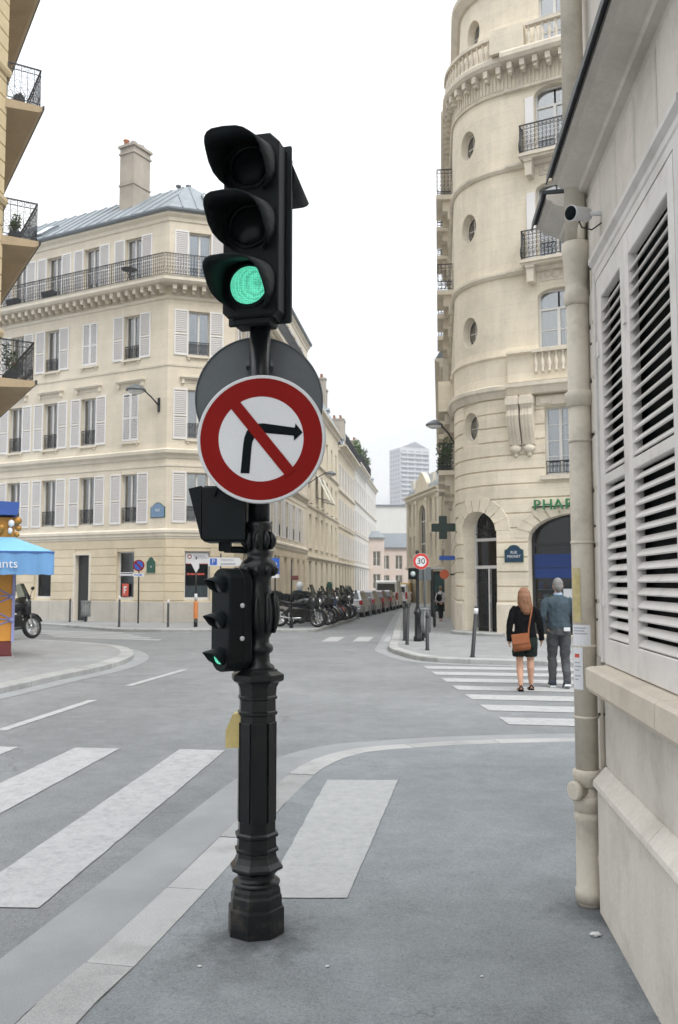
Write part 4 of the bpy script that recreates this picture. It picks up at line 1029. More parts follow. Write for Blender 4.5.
# shutter surround and two louvred leaves
put('window_surround', MB().loft([[(x,.02,z0),(x,-.02,z0),(x,-.03,z0+.02),(x,-.03,z0+.05),(x,-.05,z0+.075),(x,-.05,z0+.10),(x,.02,z0+.11)] for x in (.62,2.32) for z0 in (3.35,)])
    .box(.645,.69,-.035,.02,1.29,3.35).box(.694,.735,-.024,.05,1.29,3.35).box(2.19,2.28,-.03,.02,1.29,3.35).box(.69,2.19,-.028,.03,3.31,3.352), SHUTP, nb, NW.M(0,0,0))
def leaf(s0, w):
    M = NW.M(s0, .006, 1.285); h = 2.02; st = .083
    lf = put('shutter', MB().bbox(0,st,-.022,.022,0,h,.004).bbox(w-st,w,-.022,.022,0,h,.004).bbox(st,w-st,-.021,.021,0,.13,.004).bbox(st,w-st,-.021,.021,h-.12,h,.004).bbox(st,w-st,-.021,.021,.918,.968,.003), SHUTP, nb, M)
    sl = cached(('nsl',round(w,3)), lambda: (lambda me: (me.materials.append(SHUTP), me)[1])(MB().loft([[(x,-.019,-.018),(x,-.017,-.024),(x,-.010,-.024),(x,.015,.003),(x,.012,.010),(x,.006,.010)] for x in (st-.005,w-st+.005)]).mesh('slat')))
    for z in [.160+.0562*i for i in range(14)]+[1.003+.0562*i for i in range(16)]: put('slat', sl, None, lf, M @ T(0,0,z) @ RX(random.uniform(-.04,.04)))
    [put('hinge', MB().box(-.012,.03,-.032,-.02,a,a+.08), SHUTP, lf, M) for a in (.3,1.6)]
leaf(.743, .61); leaf(1.3555, .82)
put('dark_backdrop', MB().box(.70,2.25,.04,.05,1.2,3.4), BLACKS, nb, NW.M(0,0,0))  # black sheet right behind the slats, standing in for shade in the gaps
MORT = mat("dirty_joint", (.10,.092,.082), .95, .3, 9)
put('joint_mortar', MB().box(.062,NL,-.004,.0,3.362,3.84), MORT, nb, NW.M(0,0,0)); put('joint_mortar', MB().box(.062,.643,-.004,.0,1.3,3.3), MORT, nb, NW.M(0,0,0))
# cornice: two lengths, notched for the downpipe
prof = [(.02,3.83),(-.015,3.845),(-.03,3.875),(-.07,3.88),(-.08,3.90),(-.10,3.905),(-.175,3.93),(-.185,3.95),(-.215,3.96),(-.215,3.99),(.02,4.0)]
def cprof(x): return [(x,y,z) for y,z in prof]
for s0, s1 in ((-.20,.26),(.48,NL)):
    put('cornice', MB().loft([cprof(0), cprof(s1-s0)]), WALLP, nb, NW.M(s0,0,0))
    put('flashing', MB().loft([[(x,.0,4.005),(x,-.233,3.995),(x,-.241,3.955),(x,-.248,3.955),(x,-.241,4.015),(x,0,4.03)] for x in (-.01,s1-s0)]), SLATE, nb, NW.M(s0,0,0))
put('upper_string_course', MB().box(0,NL,-.05,.02,5.2,5.35), WALLP, nb, NW.M(0,0,0))
# ------------------------------------------------------------------ downpipe
dpx, dpy = 1.334, 4.93
dp = thing('downpipe', 'cream painted cast iron downpipe at the corner of the louvred building', 'drainpipe', dpx, dpy)
D = T(dpx, dpy, 0); r = .061
put('pipe', MB().lathe([(r,.60),(r,3.27)],20), PIPE, dp, D)
put('hopper', MB().lathe([(r*1.0,3.24),(r*1.18,3.26),(r*1.2,3.32),(r*1.05,3.33),(r*1.05,3.37),(r*1.14,3.41),(r*1.22,3.52),(r*1.32,3.535),(r*1.32,3.60),(r*1.14,3.605),(r*1.1,3.56)],20), PIPE, dp, D)
put('upper_pipe', MB().lathe([(r*.98,3.55),(r*.98,8.9)],20), PIPE, dp, D)
for z, k in ((2.72,1),(.665,0),(.53,0),(5.6,1)):
    put('collar', MB().lathe([(r,z-.05),(r*1.18,z-.045),(r*1.2,z-.01),(r*1.28,z+.0),(r*1.28,z+.03),(r*1.05,z+.04)],20), PIPE, dp, D)
for z in (2.48,1.92,1.36,.98): put('pipe_clip', MB().lathe([(r*1.04,z-.008),(r*1.06,z),(r*1.04,z+.008)],20).box(r*.9,r+.09,-.008,.008,z-.006,z+.006), PIPE, dp, D @ RZ(radians(20)))
put('inspection_cap', MB().lathe([(.036,0),(.036,.04),(.05,.045),(.05,.07),(.042,.074)],16), PIPE, dp, D @ T(-.03,-.03,.60) @ RZ(radians(25)) @ RY(radians(-90)))
put('shoe', MB().lathe([(r*1.22,.02),(r*1.24,.08),(r*1.12,.09),(r*1.08,.42),(r*1.2,.44),(r*1.22,.47),(r*1.1,.48),(r*1.08,.51),(r*1.0,.62)],20)
    .ball((.062,-.03,.24),.045,.05,.07), PIPE, dp, D)
put('shoe_foot', MB().lathe([(r*1.05,-.01),(r*1.15,.03)],14), CHIM, dp, D)
put('branch_pipe', MB().tube([(.10,-.12,3.74),(.05,-.10,3.73),(.02,-.075,3.70),(.012,-.06,3.66),(.012,-.055,3.56)],.02,10), PIPE, dp, D @ T(0,0,.0))
tp = thing('thin_conduit', 'thin cream conduit running down the wall beside the downpipe', 'conduit', dpx+.07, dpy-.1)
cx_, cy_ = NW.pt(.56,.020,0)[:2]
put('conduit', MB().tube([(cx_,cy_,.7),(cx_,cy_,3.42)],.011,8), PIPE, tp)
for z in (1.0,1.5,2.0,2.5,3.0): put('conduit_clip', MB().box(cx_-.016,cx_+.03,cy_-.008,cy_+.008,z,z+.012), IRON, tp)
# sticker on the pipe
stx = put('paper_notice', None, None, None, D @ T(0,0,1.45), 'torn white paper notice stuck on the downpipe', 'notice')
def wrap(z0, z1, a0, a1, rr, mt, nm):
    n = 8; m = MB(); vs = []
    for i in range(n+1):
        a = a0+(a1-a0)*i/n; vs += [(rr*cos(a),rr*sin(a),z0),(rr*cos(a),rr*sin(a),z1)]
    m.add(vs, [(2*i,2*i+2,2*i+3,2*i+1) for i in range(n)]); put(nm, m, mt, stx, D)
wrap(1.36,1.475,radians(185),radians(285),r+.0025,WHITE,'sheet'); wrap(1.13,1.36,radians(185),radians(245),r+.0025,WHITE,'sheet')
wrap(1.30,1.32,radians(200),radians(228),r+.0032,BOARDR,'print')
for i, z in enumerate((1.455,1.44,1.425,1.27,1.25,1.23,1.20,1.18)): wrap(z,z+.006,radians(198),radians((262,255,268,230,236,226,232,222)[i]),r+.0032,GREYT,'print')
pp = put('peeling_poster', None, None, None, D @ T(0,0,1.6), 'strip of peeling yellow paper on the downpipe above the white notice', 'notice')
stx = pp; YELP = mat("yellow_paper", (.50,.42,.20), .8, .2, 20, dirt=(.45,.42,.36), dirt_amt=1.0, dscale=22)
wrap(1.49,1.78,radians(190),radians(240),r+.0028,YELP,'paper')
# camera on the wall
cM = NW.M(.90, 0, 3.60)
cc = put('security_camera', None, None, None, cM, 'small white security camera on a bracket under the eave', 'camera')
put('wall_plate', MB().lathe([(.04,0),(.04,.012),(.03,.018)],14), RIM, cc, cM @ RX(pi/2))
put('arm', MB().tube([(0,0,0),(0,-.06,0),(0,-.12,.0)],.013,8), RIM, cc, cM)
cd = Vector((-.62,-.70,-.10)).normalized(); cdM = cM @ T(0,-.13,0)
q = Vector((-.80,-.55,-.16)).to_track_quat('Z','Y').to_matrix().to_4x4(); b0 = T(*(cdM.to_translation())) @ q
put('camera_body', MB().lathe([(.026,-.05),(.036,-.045),(.037,.07),(.04,.075),(.04,.085)],16), WHITE, cc, b0)
put('camera_lens', MB().lathe([(.036,.078),(.036,.088),(.02,.09)],16), BLACKS, cc, b0)
put('cable', MB().tube([(0,-.15,-.02),(0.0,-.13,-.07),(0,-.08,-.085),(0,-.03,-.05),(0,0,-.01)],.004,6), IRON, cc, cM)
# ================================================================== yellow building at the left edge, its balconies
YP = (-8.55, 22.2); YA = (.10,.995); YB = (-.50,.866)
YF = Line(YP[0]-YA[0]*10, YP[1]-YA[1]*10, *YA); YG = Line(*YP, *YB)
yb = thing('yellow_building', 'warm yellow stone apartment building cut by the left edge with planted iron balconies', 'building', -9, 20)
put('wall', wall(YF, 0, 10, -.2, 22, [('rect', 6.0, 7.1, z, z+2.2) for z in (5.2,8.6,12.0,15.4,18.6)]), YSTONE, yb)
put('side_wall', wall(YG, 0, 12, -.2, 22, []), YSTONE, yb)
put('dark_backdrop', MB().box(5,8,.6,.62,4,21), DARKIN, yb, YF.M(0,0,0))
for z in (5.2,8.6,12.0,15.4,18.6):
    window(YF, 6.55, z, 1.1, 2.2, yb, curtain='both', shut=None)
    put('shutter', shutter_mesh(.62,2.2), None, yb, YF.M(7.12,.002,z)); put('shutter', shutter_mesh(.62,2.2), None, yb, YF.M(5.36,.002,z))
courses(YF, 7.9, 9.99, 4.0, 21.6, .42, [], YSTONE, yb, .03, .025, name='quoin_stone')
for z in (4.5,7.95,11.35,14.75,18.1): put('string_course', psweep([YF.at(0)[:2], YP, YG.at(12)[:2]], [(-.05,z-.12),(.08,z-.1),(.12,z),(.12,z+.08),(-.05,z+.12)]), YSTONE, yb)
balc = []
for i, z in enumerate((6.6,10.25,13.85,17.4)):
    M = YG.M(.05,0,z)
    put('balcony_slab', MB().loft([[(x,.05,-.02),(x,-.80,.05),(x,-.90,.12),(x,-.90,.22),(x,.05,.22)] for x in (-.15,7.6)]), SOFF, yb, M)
    put('slab_edge', MB().box(-.18,7.62,-.94,-.89,.14,.24), IRON, yb, M)
    put('balcony_railing', rail_mesh(7.4,1.0,True,.14,.82), None, yb, M @ T(-.1,-.84,.23))
    balc.append(M)
put('cornice', psweep([YF.at(0)[:2], YP, YG.at(12)[:2]], [(-.05,20.3),(.2,20.4),(.7,20.8),(.75,21.1),(-.05,21.2)]), YSTONE, yb)
# ================================================================== buildings down the street
def row_building(label, path, s0, s1, eave, mt, ncol, floors, roof_h=2.6, roofm=ZINC, shut=0, w=1.05, gfl=3.4, arched=(), chim=2, balcony=None):
    x, y = path.at((s0+s1)/2)[:2]; g = gz(x, y)
    b = thing('street_building', label, 'building', x, y, g)
    wd = (s1-s0)/ncol; o = []; ce = [s0+wd*(i+.5) for i in range(ncol)]
    for z, h in floors: o += [('arch' if z in arched else 'rect', c-w/2, c+w/2, z, z+h) + ((w*.45,) if z in arched else ()) for c in ce]
    go = [('rect', c-w*.6, c+w*.6, g if i % 3 == 1 else g+.9, gfl) for i, c in enumerate(ce)]
    put('wall', wall(path, s0+.02, s1-.02, g-.5, eave, o+go, .28), mt, b)
    for z, h in floors:
        for i, c in enumerate(ce):
            wn = put('window', frame_mesh(w, h, 1), None, b, path.M(c-w/2, 0, z))
            put('pane', pane_mesh(w-.1, h-.1), None, wn, path.M(c-w/2+.05, 0, z+.05))
            if i % 2 == 0: put('curtain', curtain_mesh(w*.42, h-.1, 0), None, wn, path.M(c-w/2+.03, 0, z+.05))
            put('window_sill', cached(('rsill',w), lambda: (lambda me: (me.materials.append(CREAM2), me)[1])(MB().box(-w/2-.1,w/2+.1,-.12,.02,-.1,0).mesh('window_sill'))), None, b, path.M(c,0,z))
            if shut:
                put('shutter', shutter_mesh(.5,h), None, b, path.M(c-w/2-.51,.002,z)); put('shutter', shutter_mesh(.5,h), None, b, path.M(c+w/2+.01,.002,z))
    for i, c in enumerate(ce):
        zz = g if i % 3 == 1 else g+.9
        put('door' if i % 3 == 1 else 'shop_window', cached(('rg',round(w,2),round(gfl-zz,2)), lambda: (lambda me: (me.materials.append(DARKIN), me)[1])(MB().box(-w*.6,w*.6,.2,.26,0,gfl-zz).box(-.03,.03,.15,.2,0,gfl-zz).mesh('door'))), None, b, path.M(c,0,zz))
    for z, d in ((gfl+.25,.14),(floors[1][0]-.35,.10),(floors[-1][0]-.25,.16),(eave-.35,.18),(eave-.1,.42)):
        put('string_course' if z < eave-.4 else 'cornice', sweep(path, s0, s1, [(-.05,z-.12),(d*.4,z-.1),(d,z+.02),(d,z+.12),(-.05,z+.16)]), CREAM2 if mt is not SANDS[2] else mt, b)
    if balcony: 
        put('balcony_slab', sweep(path, s0+.1, s1-.1, [(-.05,balcony-.15),(.75,balcony-.12),(.75,balcony),(-.05,balcony)]), CREAM2, b)
        n = int((s1-s0)/1.6)
        for i in range(n): put('balcony_railing', rail_mesh(round((s1-s0)/n-.02,2),1.0,False,.14), None, b, path.M(s0+(s1-s0)*i/n, .7, balcony))
    rf = put('roof', sweep(path, s0, s1, [(.35,eave+.06),(-1.2,eave+roof_h),(-4.5,eave+roof_h+.5),(-8,eave+.06)]), roofm, b)
    for i, c in enumerate(ce):
        if i % 2 == 0:
            M = path.M(c, -.35, eave+.1); put('dormer', MB().box(-.55,.55,-.1,1.6,0,1.45).prism([(-.62,1.45),(.62,1.45),(0,1.75)],-.15,1.7), roofm, rf, M); put('dormer_window', MB().box(-.4,.4,-.13,-.11,.2,1.3), SKYG, rf, M)
    for k in range(chim):
        M = path.M(s0+.4 if k == 0 else s1-.4, -2.2, eave+.5); put('chimney', MB().box(-.35,.35,-1.1,1.1,0,roof_h+1.9).box(-.42,.42,-1.17,1.17,roof_h+1.9,roof_h+2.05), CHIM, rf, M)
        for j in range(3): put('chimney_pot', MB().lathe([(.14,0),(.12,.4),(.15,.42)],8), TERRA, rf, M @ T(0,-.7+.7*j,roof_h+2.04))
    put('dark_backdrop', sweep(path, s0+.1, s1-.1, [(-.9,g-.3),(-.9,eave-.1),(-1.0,eave-.1),(-1.0,g-.3)]), DARKIN, b)
    [put('side_wall', MB().add([path.pt(s,d,z) for d,z in ((0,g-.5),(-8,g-.5),(-8,eave),(0,eave))], [(0,1,2,3)]), mt, b) for s in (s0+.02,s1-.02)]
    return b
B2 = row_building('sand coloured street building with white window blinds, just past the cream corner building', SF, 22.9, 42.4, 15.2, SANDS[0], 6, [(4.3,2.4),(7.6,2.5),(11.0,2.3)], 3.0, ZINC, 0, 1.05, 3.3, (7.6,))
B3 = row_building('sand coloured street building with rows of white shutters and dark balcony roof', SF, 42.5, 58.4, 14.5, SANDS[1], 6, [(4.1,2.3),(7.3,2.3),(10.6,2.3)], 2.8, ZINCD, 1, .95, 3.3, (), 2, 14.6)
B4 = row_building('grey rendered street building with leafy roof terrace', SF, 58.5, 73.4, 15.0, SANDS[2], 5, [(4.2,2.3),(7.5,2.3),(11.0,2.3)], 2.2, ZINCD, 1, 1.0, 3.3, (), 1, 15.1)
B5 = row_building('pale rendered building farthest down the left side of the street', SF, 73.5, 92, 15.2, SANDS[3], 5, [(4.2,2.3),(7.5,2.3),(11.0,2.3)], 2.2, ZINC, 0, 1.0, 3.3, ())
RS = Line(3.70+.1122*(81.5-31), 81.5, -AX[0], -AX[1])
row_building('plain sand building beyond the pharmacy on the right of the street', RS, 0, 35, 13.5, SANDS[0], 9, [(4.2,2.3),(7.3,2.3),(10.4,2.2)], 2.6, ZINC, 0, 1.0, 3.3, ())
# leafy roof terraces
def leaves(m, c, rx, ry, rz, n, sz):
    for _ in range(n):
        while True:
            p = Vector((random.uniform(-1,1), random.uniform(-1,1), random.uniform(-1,1)))
            if p.length < 1 and p.length > .2: break
        p = Vector((c[0]+p.x*rx, c[1]+p.y*ry, c[2]+p.z*rz)); a = Vector((random.gauss(0,1),random.gauss(0,1),random.gauss(0,.7))).normalized(); b = a.orthogonal().normalized(); q = random.uniform(.6,1.3)*sz
        b = (Matrix.Rotation(random.uniform(0,6.28),3,a) @ b); cc = a.cross(b)
        m.add([p-b*q*.5, p+cc*q*.28, p+b*q*.6, p-cc*q*.28], [(0,1,2,3)])
    return m
def plant(name, label, M, r, h, n, leafm=LEAF, pot=True, sz=.08, wide=None, group=None, potm=None):
    t = put(name, None, None, None, M, label, 'plant', group); wd = wide or r
    if pot: put('planter', MB().bbox(-wd,wd,-.13,.13,0,.22,.01), potm or IRON, t, M)
    m = MB()
    for i in range(6): m.bar((random.uniform(-.6,.6)*wd,random.uniform(-.06,.06),.1),(random.uniform(-1,1)*wd,random.uniform(-.3,.3)*r,h*random.uniform(.5,.9)),.012)
    put('stem', m, LEAFD, t, M)
    m = MB()
    for i in range(max(3,int(n/60))): leaves(m, (random.uniform(-.7,.7)*wd, random.uniform(-.4,.4)*r, .2+h*random.uniform(.25,.8)), r*.45, r*.45, h*.28, 60, sz)
    put('foliage', m, leafm, t, M)
    return t
for i, (s, n, lb) in enumerate(((60.5,500,'bushy green shrub at the near end of the roof terrace'),(65,420,'mid green shrub in the middle of the roof terrace'),(70.5,420,'green shrub at the far end of the roof terrace'))):
    plant('terrace_shrub', lb+' down the street', SF.M(s,.1,15.12), 1.1, 2.6-.3*i, n, (LEAF,LEAFD,LEAF)[i], True, .26, 1.6, 'shrubs on the roof terrace')
# window blinds jutting from the sand coloured building
BLIND = mat("cream_awning", (.68,.66,.58), .8, .05)
for s, lb in ((28.0,'nearer of two cream window blinds jutting from the sand coloured building'),(31.3,'farther of two cream window blinds jutting from the sand coloured building')):
    M = SF.M(s,0,0); t = put('window_blind', None, None, None, M @ T(0,0,9.9), lb, 'awning', 'window blinds on the sand building')
    put('fabric', MB().loft([[(x,.0,9.95),(x,-.06,9.97),(x,-1.05,7.95),(x,-1.0,7.93)] for x in (-.6,.6)]), BLIND, t, M); [put('arm', MB().bar((a,0,8.2),(a,-1.0,7.95),.03), IRON, t, M) for a in (-.6,.6)]
lamp('wall_lamp', 'grey street lamp on a long arm on the sand coloured building with blinds', SF, 23.6, 8.9, 1.6, 0, sz=.9)
# arched stone building at the bend
AB = Line(7.46, 97.4, .147, -.989); g = -.45
ab = thing('arched_building', 'ornate stone building with tall arched window and gable at the street bend', 'building', 9, 91, g)
aw = [('arch', 5.0, 8.0, 3.6, 9.6, 1.5)]+[('rect', c-.5, c+.5, z, z+2.4) for c in (1.2,3.1,10.0,12.2) for z in (4.2,7.6)]+[('rect', c-.6, c+.6, g+.2, 2.8) for c in (1.5,4.2,6.5,9.0,11.8)]
put('wall', wall(AB, 0, 13.5, g-.3, 10.8, aw, .35), SANDS[0], ab)
for c in (1.2,3.1,10.0,12.2):
    for z in (4.2,7.6): window(AB, c, z, 1.0, 2.4, ab, shut=None, curtain='left')
M = AB.M(5.0,-.3,3.6); wn = put('arched_window', MB().box(.9,1.0,0,.08,0,5.6).box(2.0,2.1,0,.08,0,5.6).box(0,3,0,.08,2.0,2.15).box(0,3,0,.08,4.3,4.42), FRAMEW, ab, M); put('pane', MB().box(0,3,.04,.05,0,6.0), GLASSD, wn, M)
for z, d in ((3.2,.3),(10.4,.35),(10.75,.5)): put('cornice', sweep(AB, 0, 13.5, [(-.05,z-.2),(d*.4,z-.15),(d,z),(d,z+.15),(-.05,z+.2)]), CREAM2, ab)
for c in (.3,4.3,8.7,13.2): put('pilaster', MB().box(-.3,.3,-.15,.02,3.4,10.2).box(-.38,.38,-.22,.02,9.8,10.2), CREAM2, ab, AB.M(c,0,0))
put('gable', MB().prism([(-2.6,10.9),(2.6,10.9),(2.4,11.5),(1.6,12.2),(.8,12.7),(0,12.9),(-.8,12.7),(-1.6,12.2),(-2.4,11.5)],-.1,.4), SANDS[0], ab, AB.M(6.5,0,0))
rf = put('roof', sweep(AB, 0, 13.5, [(.2,10.9),(-1.3,13.0),(-6,13.3),(-6,10.9)]), ZINCD, ab)
for c in (1.4,3.4,9.8,11.8): put('dormer', MB().box(-.5,.5,-.1,1.5,0,1.5), CREAM2, rf, AB.M(c,-.3,11.0)); put('dormer_window', MB().box(-.35,.35,-.13,-.1,.2,1.3), SKYG, rf, AB.M(c,-.3,11.0))
put('dark_backdrop', sweep(AB, .1, 13.4, [(-1,g),(-1,10.6),(-1.1,10.6),(-1.1,g)]), DARKIN, ab)
for s in (0,13.5): put('side_wall', MB().add([AB.pt(s,d,z) for d,z in ((0,g-.3),(-6,g-.3),(-6,10.8),(0,10.8))], [(0,1,2,3)]), SANDS[0], ab)
# buildings closing the view
PINK = mat("pinkish_render", (.62,.53,.47), .85, .06, .5, .04, 8, streak=.06); OFFW = mat("offwhite_gable", (.66,.65,.62), .85, .04, .3, .03, 5, streak=.05)
def block(name, label, x0, x1, y, top, depth, mt, roofm, ncol, zs, rh=1.5, ang=0):
    L = Line(x0, y, cos(ang), sin(ang)); Ln = (x1-x0)/cos(ang); g = gz(0, y)
    b = thing(name, label, 'building', (x0+x1)/2, y, g); o = []
    ce = [Ln*(i+.5)/ncol for i in range(ncol)] if ncol else []
    for z in zs: o += [('rect', c-.5, c+.5, z, z+2.0) for c in ce]
    put('wall', wall(L, 0, Ln, g-.5, top, o, .25), mt, b)
    [put('side_wall', MB().add([L.pt(s,d,z) for d,z in ((0,g-.5),(-depth,g-.5),(-depth,top),(0,top))], [(0,1,2,3)]), mt, b) for s in (0,Ln)]
    for z in zs:
        for c in ce:
            w_ = put('window', frame_mesh(1.0,2.0,1), None, b, L.M(c-.5,0,z)); put('pane', pane_mesh(.9,1.9), None, w_, L.M(c-.45,0,z+.05))
    put('roof', sweep(L, -.1, Ln+.1, [(.3,top),(.3,top+.15),(-depth*.5,top+rh),(-depth,top)]), roofm, b)
    if ncol: put('dark_backdrop', MB().box(.1,Ln-.1,.9,1.0,g,top-.1), DARKIN, b, L.M(0,0,0))
    return b
bk = block('street_building', 'low pinkish building with grey roof closing the end of the street', 2.0, 15.0, 128, 6.6, 9, PINK, ZINCD, 7, (.8,3.6), 2.4)
block('street_building', 'taller blank off-white building rising behind the pinkish building', 1.0, 12.4, 150, 14.6, 12, OFFW, ZINC, 0, (), .6)
block('street_building', 'pink corner house with balconies left of the street end', -4.0, 6.0, 118, 7.6, 8, PINK, ZINC, 5, (.9,3.9), 1.2, radians(8))
# far tower block
TWM = mat("tower_concrete", (.50,.51,.53), .9, .04, .05, .0); TWD = mat("tower_glazing", (.26,.28,.31), .5, .1, .2, 0)
tM = T(51, 600, -1) @ RZ(radians(24))
tw = put('tower_block', None, None, None, tM, 'tall pale grey high-rise block far beyond the street', 'building')
put('wall', MB().box(-11,11,0,16,0,93), TWM, tw, tM)
put('gable_roof', MB().prism([(-11,93),(11,93),(0,98)],0,16), TWM, tw, tM)
put('gable_recess', MB().prism([(-8.6,93.6),(8.6,93.6),(0,97.0)],-.2,0), TWD, tw, tM)
for x in (-8.2,-2.8,2.8,8.2):
    put('window_strip', MB().box(x-1.9,x+1.9,-.25,0,6,91), TWD, tw, tM)
for k in range(28): put('balcony_band', MB().box(-10.6,10.6,-1.1,-.2,6.5+3.05*k,7.6+3.05*k), TWM, tw, tM)
for k in range(28):
    for y in (2.5,6,9.5,13): put('window', MB().box(-11.15,-10.95,y-.8,y+.8,7.6+3.05*k,9.0+3.05*k), TWD, tw, tM)
# ================================================================== traffic signal in the foreground
px, py = -.408, 4.57
ts = thing('traffic_signal', 'ornate black cast iron signal column with a green traffic light on top', 'traffic light', px, py)
Pm = T(px, py, 0)
def octo(prof, nm, rot=pi/8, n=8, mt=CASTI, smooth=False):
    return put(nm, MB().lathe([(w/2/cos(pi/8), z) for w, z in prof], n, smooth, True, rot), mt, ts, Pm @ RZ(radians(12)))
octo([(.262,-.03),(.262,.112),(.258,.122),(.240,.126),(.240,.175),(.228,.186),(.226,.205),(.214,.222)], 'base', mt=CASTB)
def rnd(prof, nm, n=24): return put(nm, MB().lathe(prof, n, True), CASTI, ts, Pm)
rnd([(.105,.218),(.116,.226),(.118,.238),(.108,.246),(.096,.252),(.093,.265),(.095,.282),(.10,.29)], 'base_ring')
octo([(.186,.28),(.198,.288),(.246,.302),(.248,.314),(.212,.335),(.19,.36),(.184,.38),(.206,.388),(.206,.398),(.186,.404),(.182,.45),(.204,.458),(.204,.47),(.182,.478)], 'lower_moulding')
shaft = octo([(.176,.475),(.172,1.045)], 'shaft')
for a in range(0, 8):                                   # raised edges of the fluted panels
    put('shaft_fillet', MB().bbox(-.026,.026,-.005,.004,.53,1.01,.002), CASTI, ts, Pm @ RZ(radians(12)+a*pi/4) @ T(0,-.0885,0))
octo([(.172,1.043),(.190,1.05),(.190,1.062),(.174,1.068),(.172,1.12),(.188,1.126),(.188,1.136),(.176,1.142),(.182,1.18),(.205,1.205),(.244,1.215),(.250,1.222),(.250,1.245),(.226,1.252),(.190,1.262),(.186,1.27)], 'capital')
rnd([(.086,1.265),(.082,1.285),(.062,1.30),(.058,1.345),(.074,1.358),(.078,1.372),(.074,1.386),(.058,1.398),(.056,1.42),(.066,1.44),(.084,1.475),(.092,1.52),(.094,1.56),(.088,1.60),(.074,1.64),(.062,1.68),(.062,1.72),(.076,1.745),(.092,1.765),(.094,1.785),(.086,1.805),(.064,1.822),(.058,1.838),(.063,1.845),(.063,1.858),(.056,1.866),(.060,1.885),(.068,1.905),(.066,1.935),(.058,1.965),(.066,1.985),(.066,2.0),(.058,2.01)], 'vase_column')
for k in range(10):                                     # acanthus leaves on the bulbs
    for z0, r0, hgt in ((1.45,.078,.2),(1.87,.058,.09),(1.735,.07,.06)):
        put('ornament_leaf', MB().loft([[(-.012*q,-r0-.014*sin(t*pi)-.012,z0+hgt*t),(0,-r0-.026*sin(t*pi)-.012,z0+hgt*t),(.012*q,-r0-.014*sin(t*pi)-.012,z0+hgt*t),(0,-r0+.01,z0+hgt*t)] for t, q in ((0,.5),(.3,1.3),(.6,1.4),(.85,.9),(1,.2))], True, True, True), CASTI, ts, Pm @ RZ(2*pi*k/10))
rnd([(.055,2.0),(.054,3.06)], 'pole'); rnd([(.062,2.66),(.062,2.70),(.058,2.72)], 'pole_clamp')
# main three-aspect head
hM = T(px-.024, py-.02, 3.085) @ RZ(radians(-14))
HH = .92
head = put('signal_head', MB().loft([[(x*a,-.075,z) for x,z in [(-.15,-.01),(-.12,-.04),(.12,-.04),(.15,-.01),(.15,HH-.05),(.10,HH),(-.10,HH),(-.15,HH-.05)]] if a == 1 else [(x*.97,-.085,.5+(z-.5)*.985) for x,z in [(-.15,-.01),(-.12,-.04),(.12,-.04),(.15,-.01),(.15,HH-.05),(.10,HH),(-.10,HH),(-.15,HH-.05)]] for a in (0,1)]
    +[[(x,.055,z) for x,z in [(-.15,-.01),(-.12,-.04),(.12,-.04),(.15,-.01),(.15,HH-.05),(.10,HH),(-.10,HH),(-.15,HH-.05)]]]), SIGH, ts, hM)
put('rear_housing', MB().bbox(-.145,.165,.062,.108,-.035,HH-.06,.012), SIGH, head, hM)
put('housing_seam', MB().bbox(-.165,.175,.05,.066,-.045,HH-.015,.006), SIGG, head, hM)
put('mounting_foot', MB().bbox(-.10,.10,-.06,.06,-.075,-.03,.008), SIGH, head, hM)
def visor(r, Lf, n=20, th=.006):
    m = MB(); out_, inn = [], []
    for i in range(n+1):
        ph = radians(-58+296*i/n); k = max(0.03, (sin(ph)+.85)/1.85); k = k**.8
        f = 1.03; cs, sn = cos(ph), sin(ph); q_ = 2.0/3.2 if sn > 0 else 1.0
        cs = (abs(cs)**q_)*(1 if cs > 0 else -1); sn = (abs(sn)**q_)*(1 if sn > 0 else -1)
        out_.append([(r*cs,.02,r*sn),(r*f*cs,-Lf*k,r*f*sn-Lf*k*.30)]); q = r-th
        inn.append([(q*cs,.02,q*sn),(q*f*cs,-Lf*k,q*f*sn-Lf*k*.30)])
    rings = [[o[0],o[1],i_[1],i_[0]] for o, i_ in zip(out_, inn)]
    return m.loft(rings, True, True, True)
vis = visor(.140,.38).mesh('visor'); vis.materials.append(SIGG)
LENSG = glow("green_lens", (.10,.56,.36), .95, (.05,.30,.19), dots=110); LENSD = mat("dark_lens", (.004,.006,.007), .4, .2, 8, spec=.12); LENSA = mat("unlit_amber", (.008,.010,.011), .3, .3, 10, spec=.3)
lens = MB().lathe([(.100,0),(.096,.014),(.075,.028),(.04,.036),(.002,.038)],28).mesh('lens')
for z, lm in ((.122,LENSG),(.432,LENSA),(.742,LENSD)):
    c = hM @ T(-.005,-.084,z); put('visor', vis, None, head, c)
    me = lens.copy(); me.materials.append(lm); put('lens', me, None, head, c @ RX(pi/2))
    put('lens_ring', MB().lathe([(.118,0),(.118,.012),(.1,.014),(.1,0)],28), SIGH, head, c @ RX(pi/2))
rv = visor(.12,.36).mesh('rear_visor'); rv.materials.append(SIGG)
put('rear_visor', rv, None, head, hM @ T(.06,.12,.74) @ RZ(pi))
# pedestrian signal box seen from behind, on a bracket
put('pedestrian_signal', MB().bbox(-.275,-.06,-.10,.12,1.905,2.185,.012).prism([(-.345,2.17),(-.28,2.185),(-.28,1.92)],-.095,.115), SIGH, ts, Pm)
put('pedestrian_bracket', MB().tube([(-.17,.0,1.91),(-.17,.0,1.87),(-.03,.0,1.865)],.018,8).bbox(-.2,-.14,-.03,.03,1.86,1.91,.004), SIGH, ts, Pm)
put('wire_loop', MB().tube([(-.21,-.105,2.13),(-.19,-.12,2.19),(-.13,-.115,2.2),(-.1,-.105,2.16)],.005,6), BLACKS, ts, Pm)
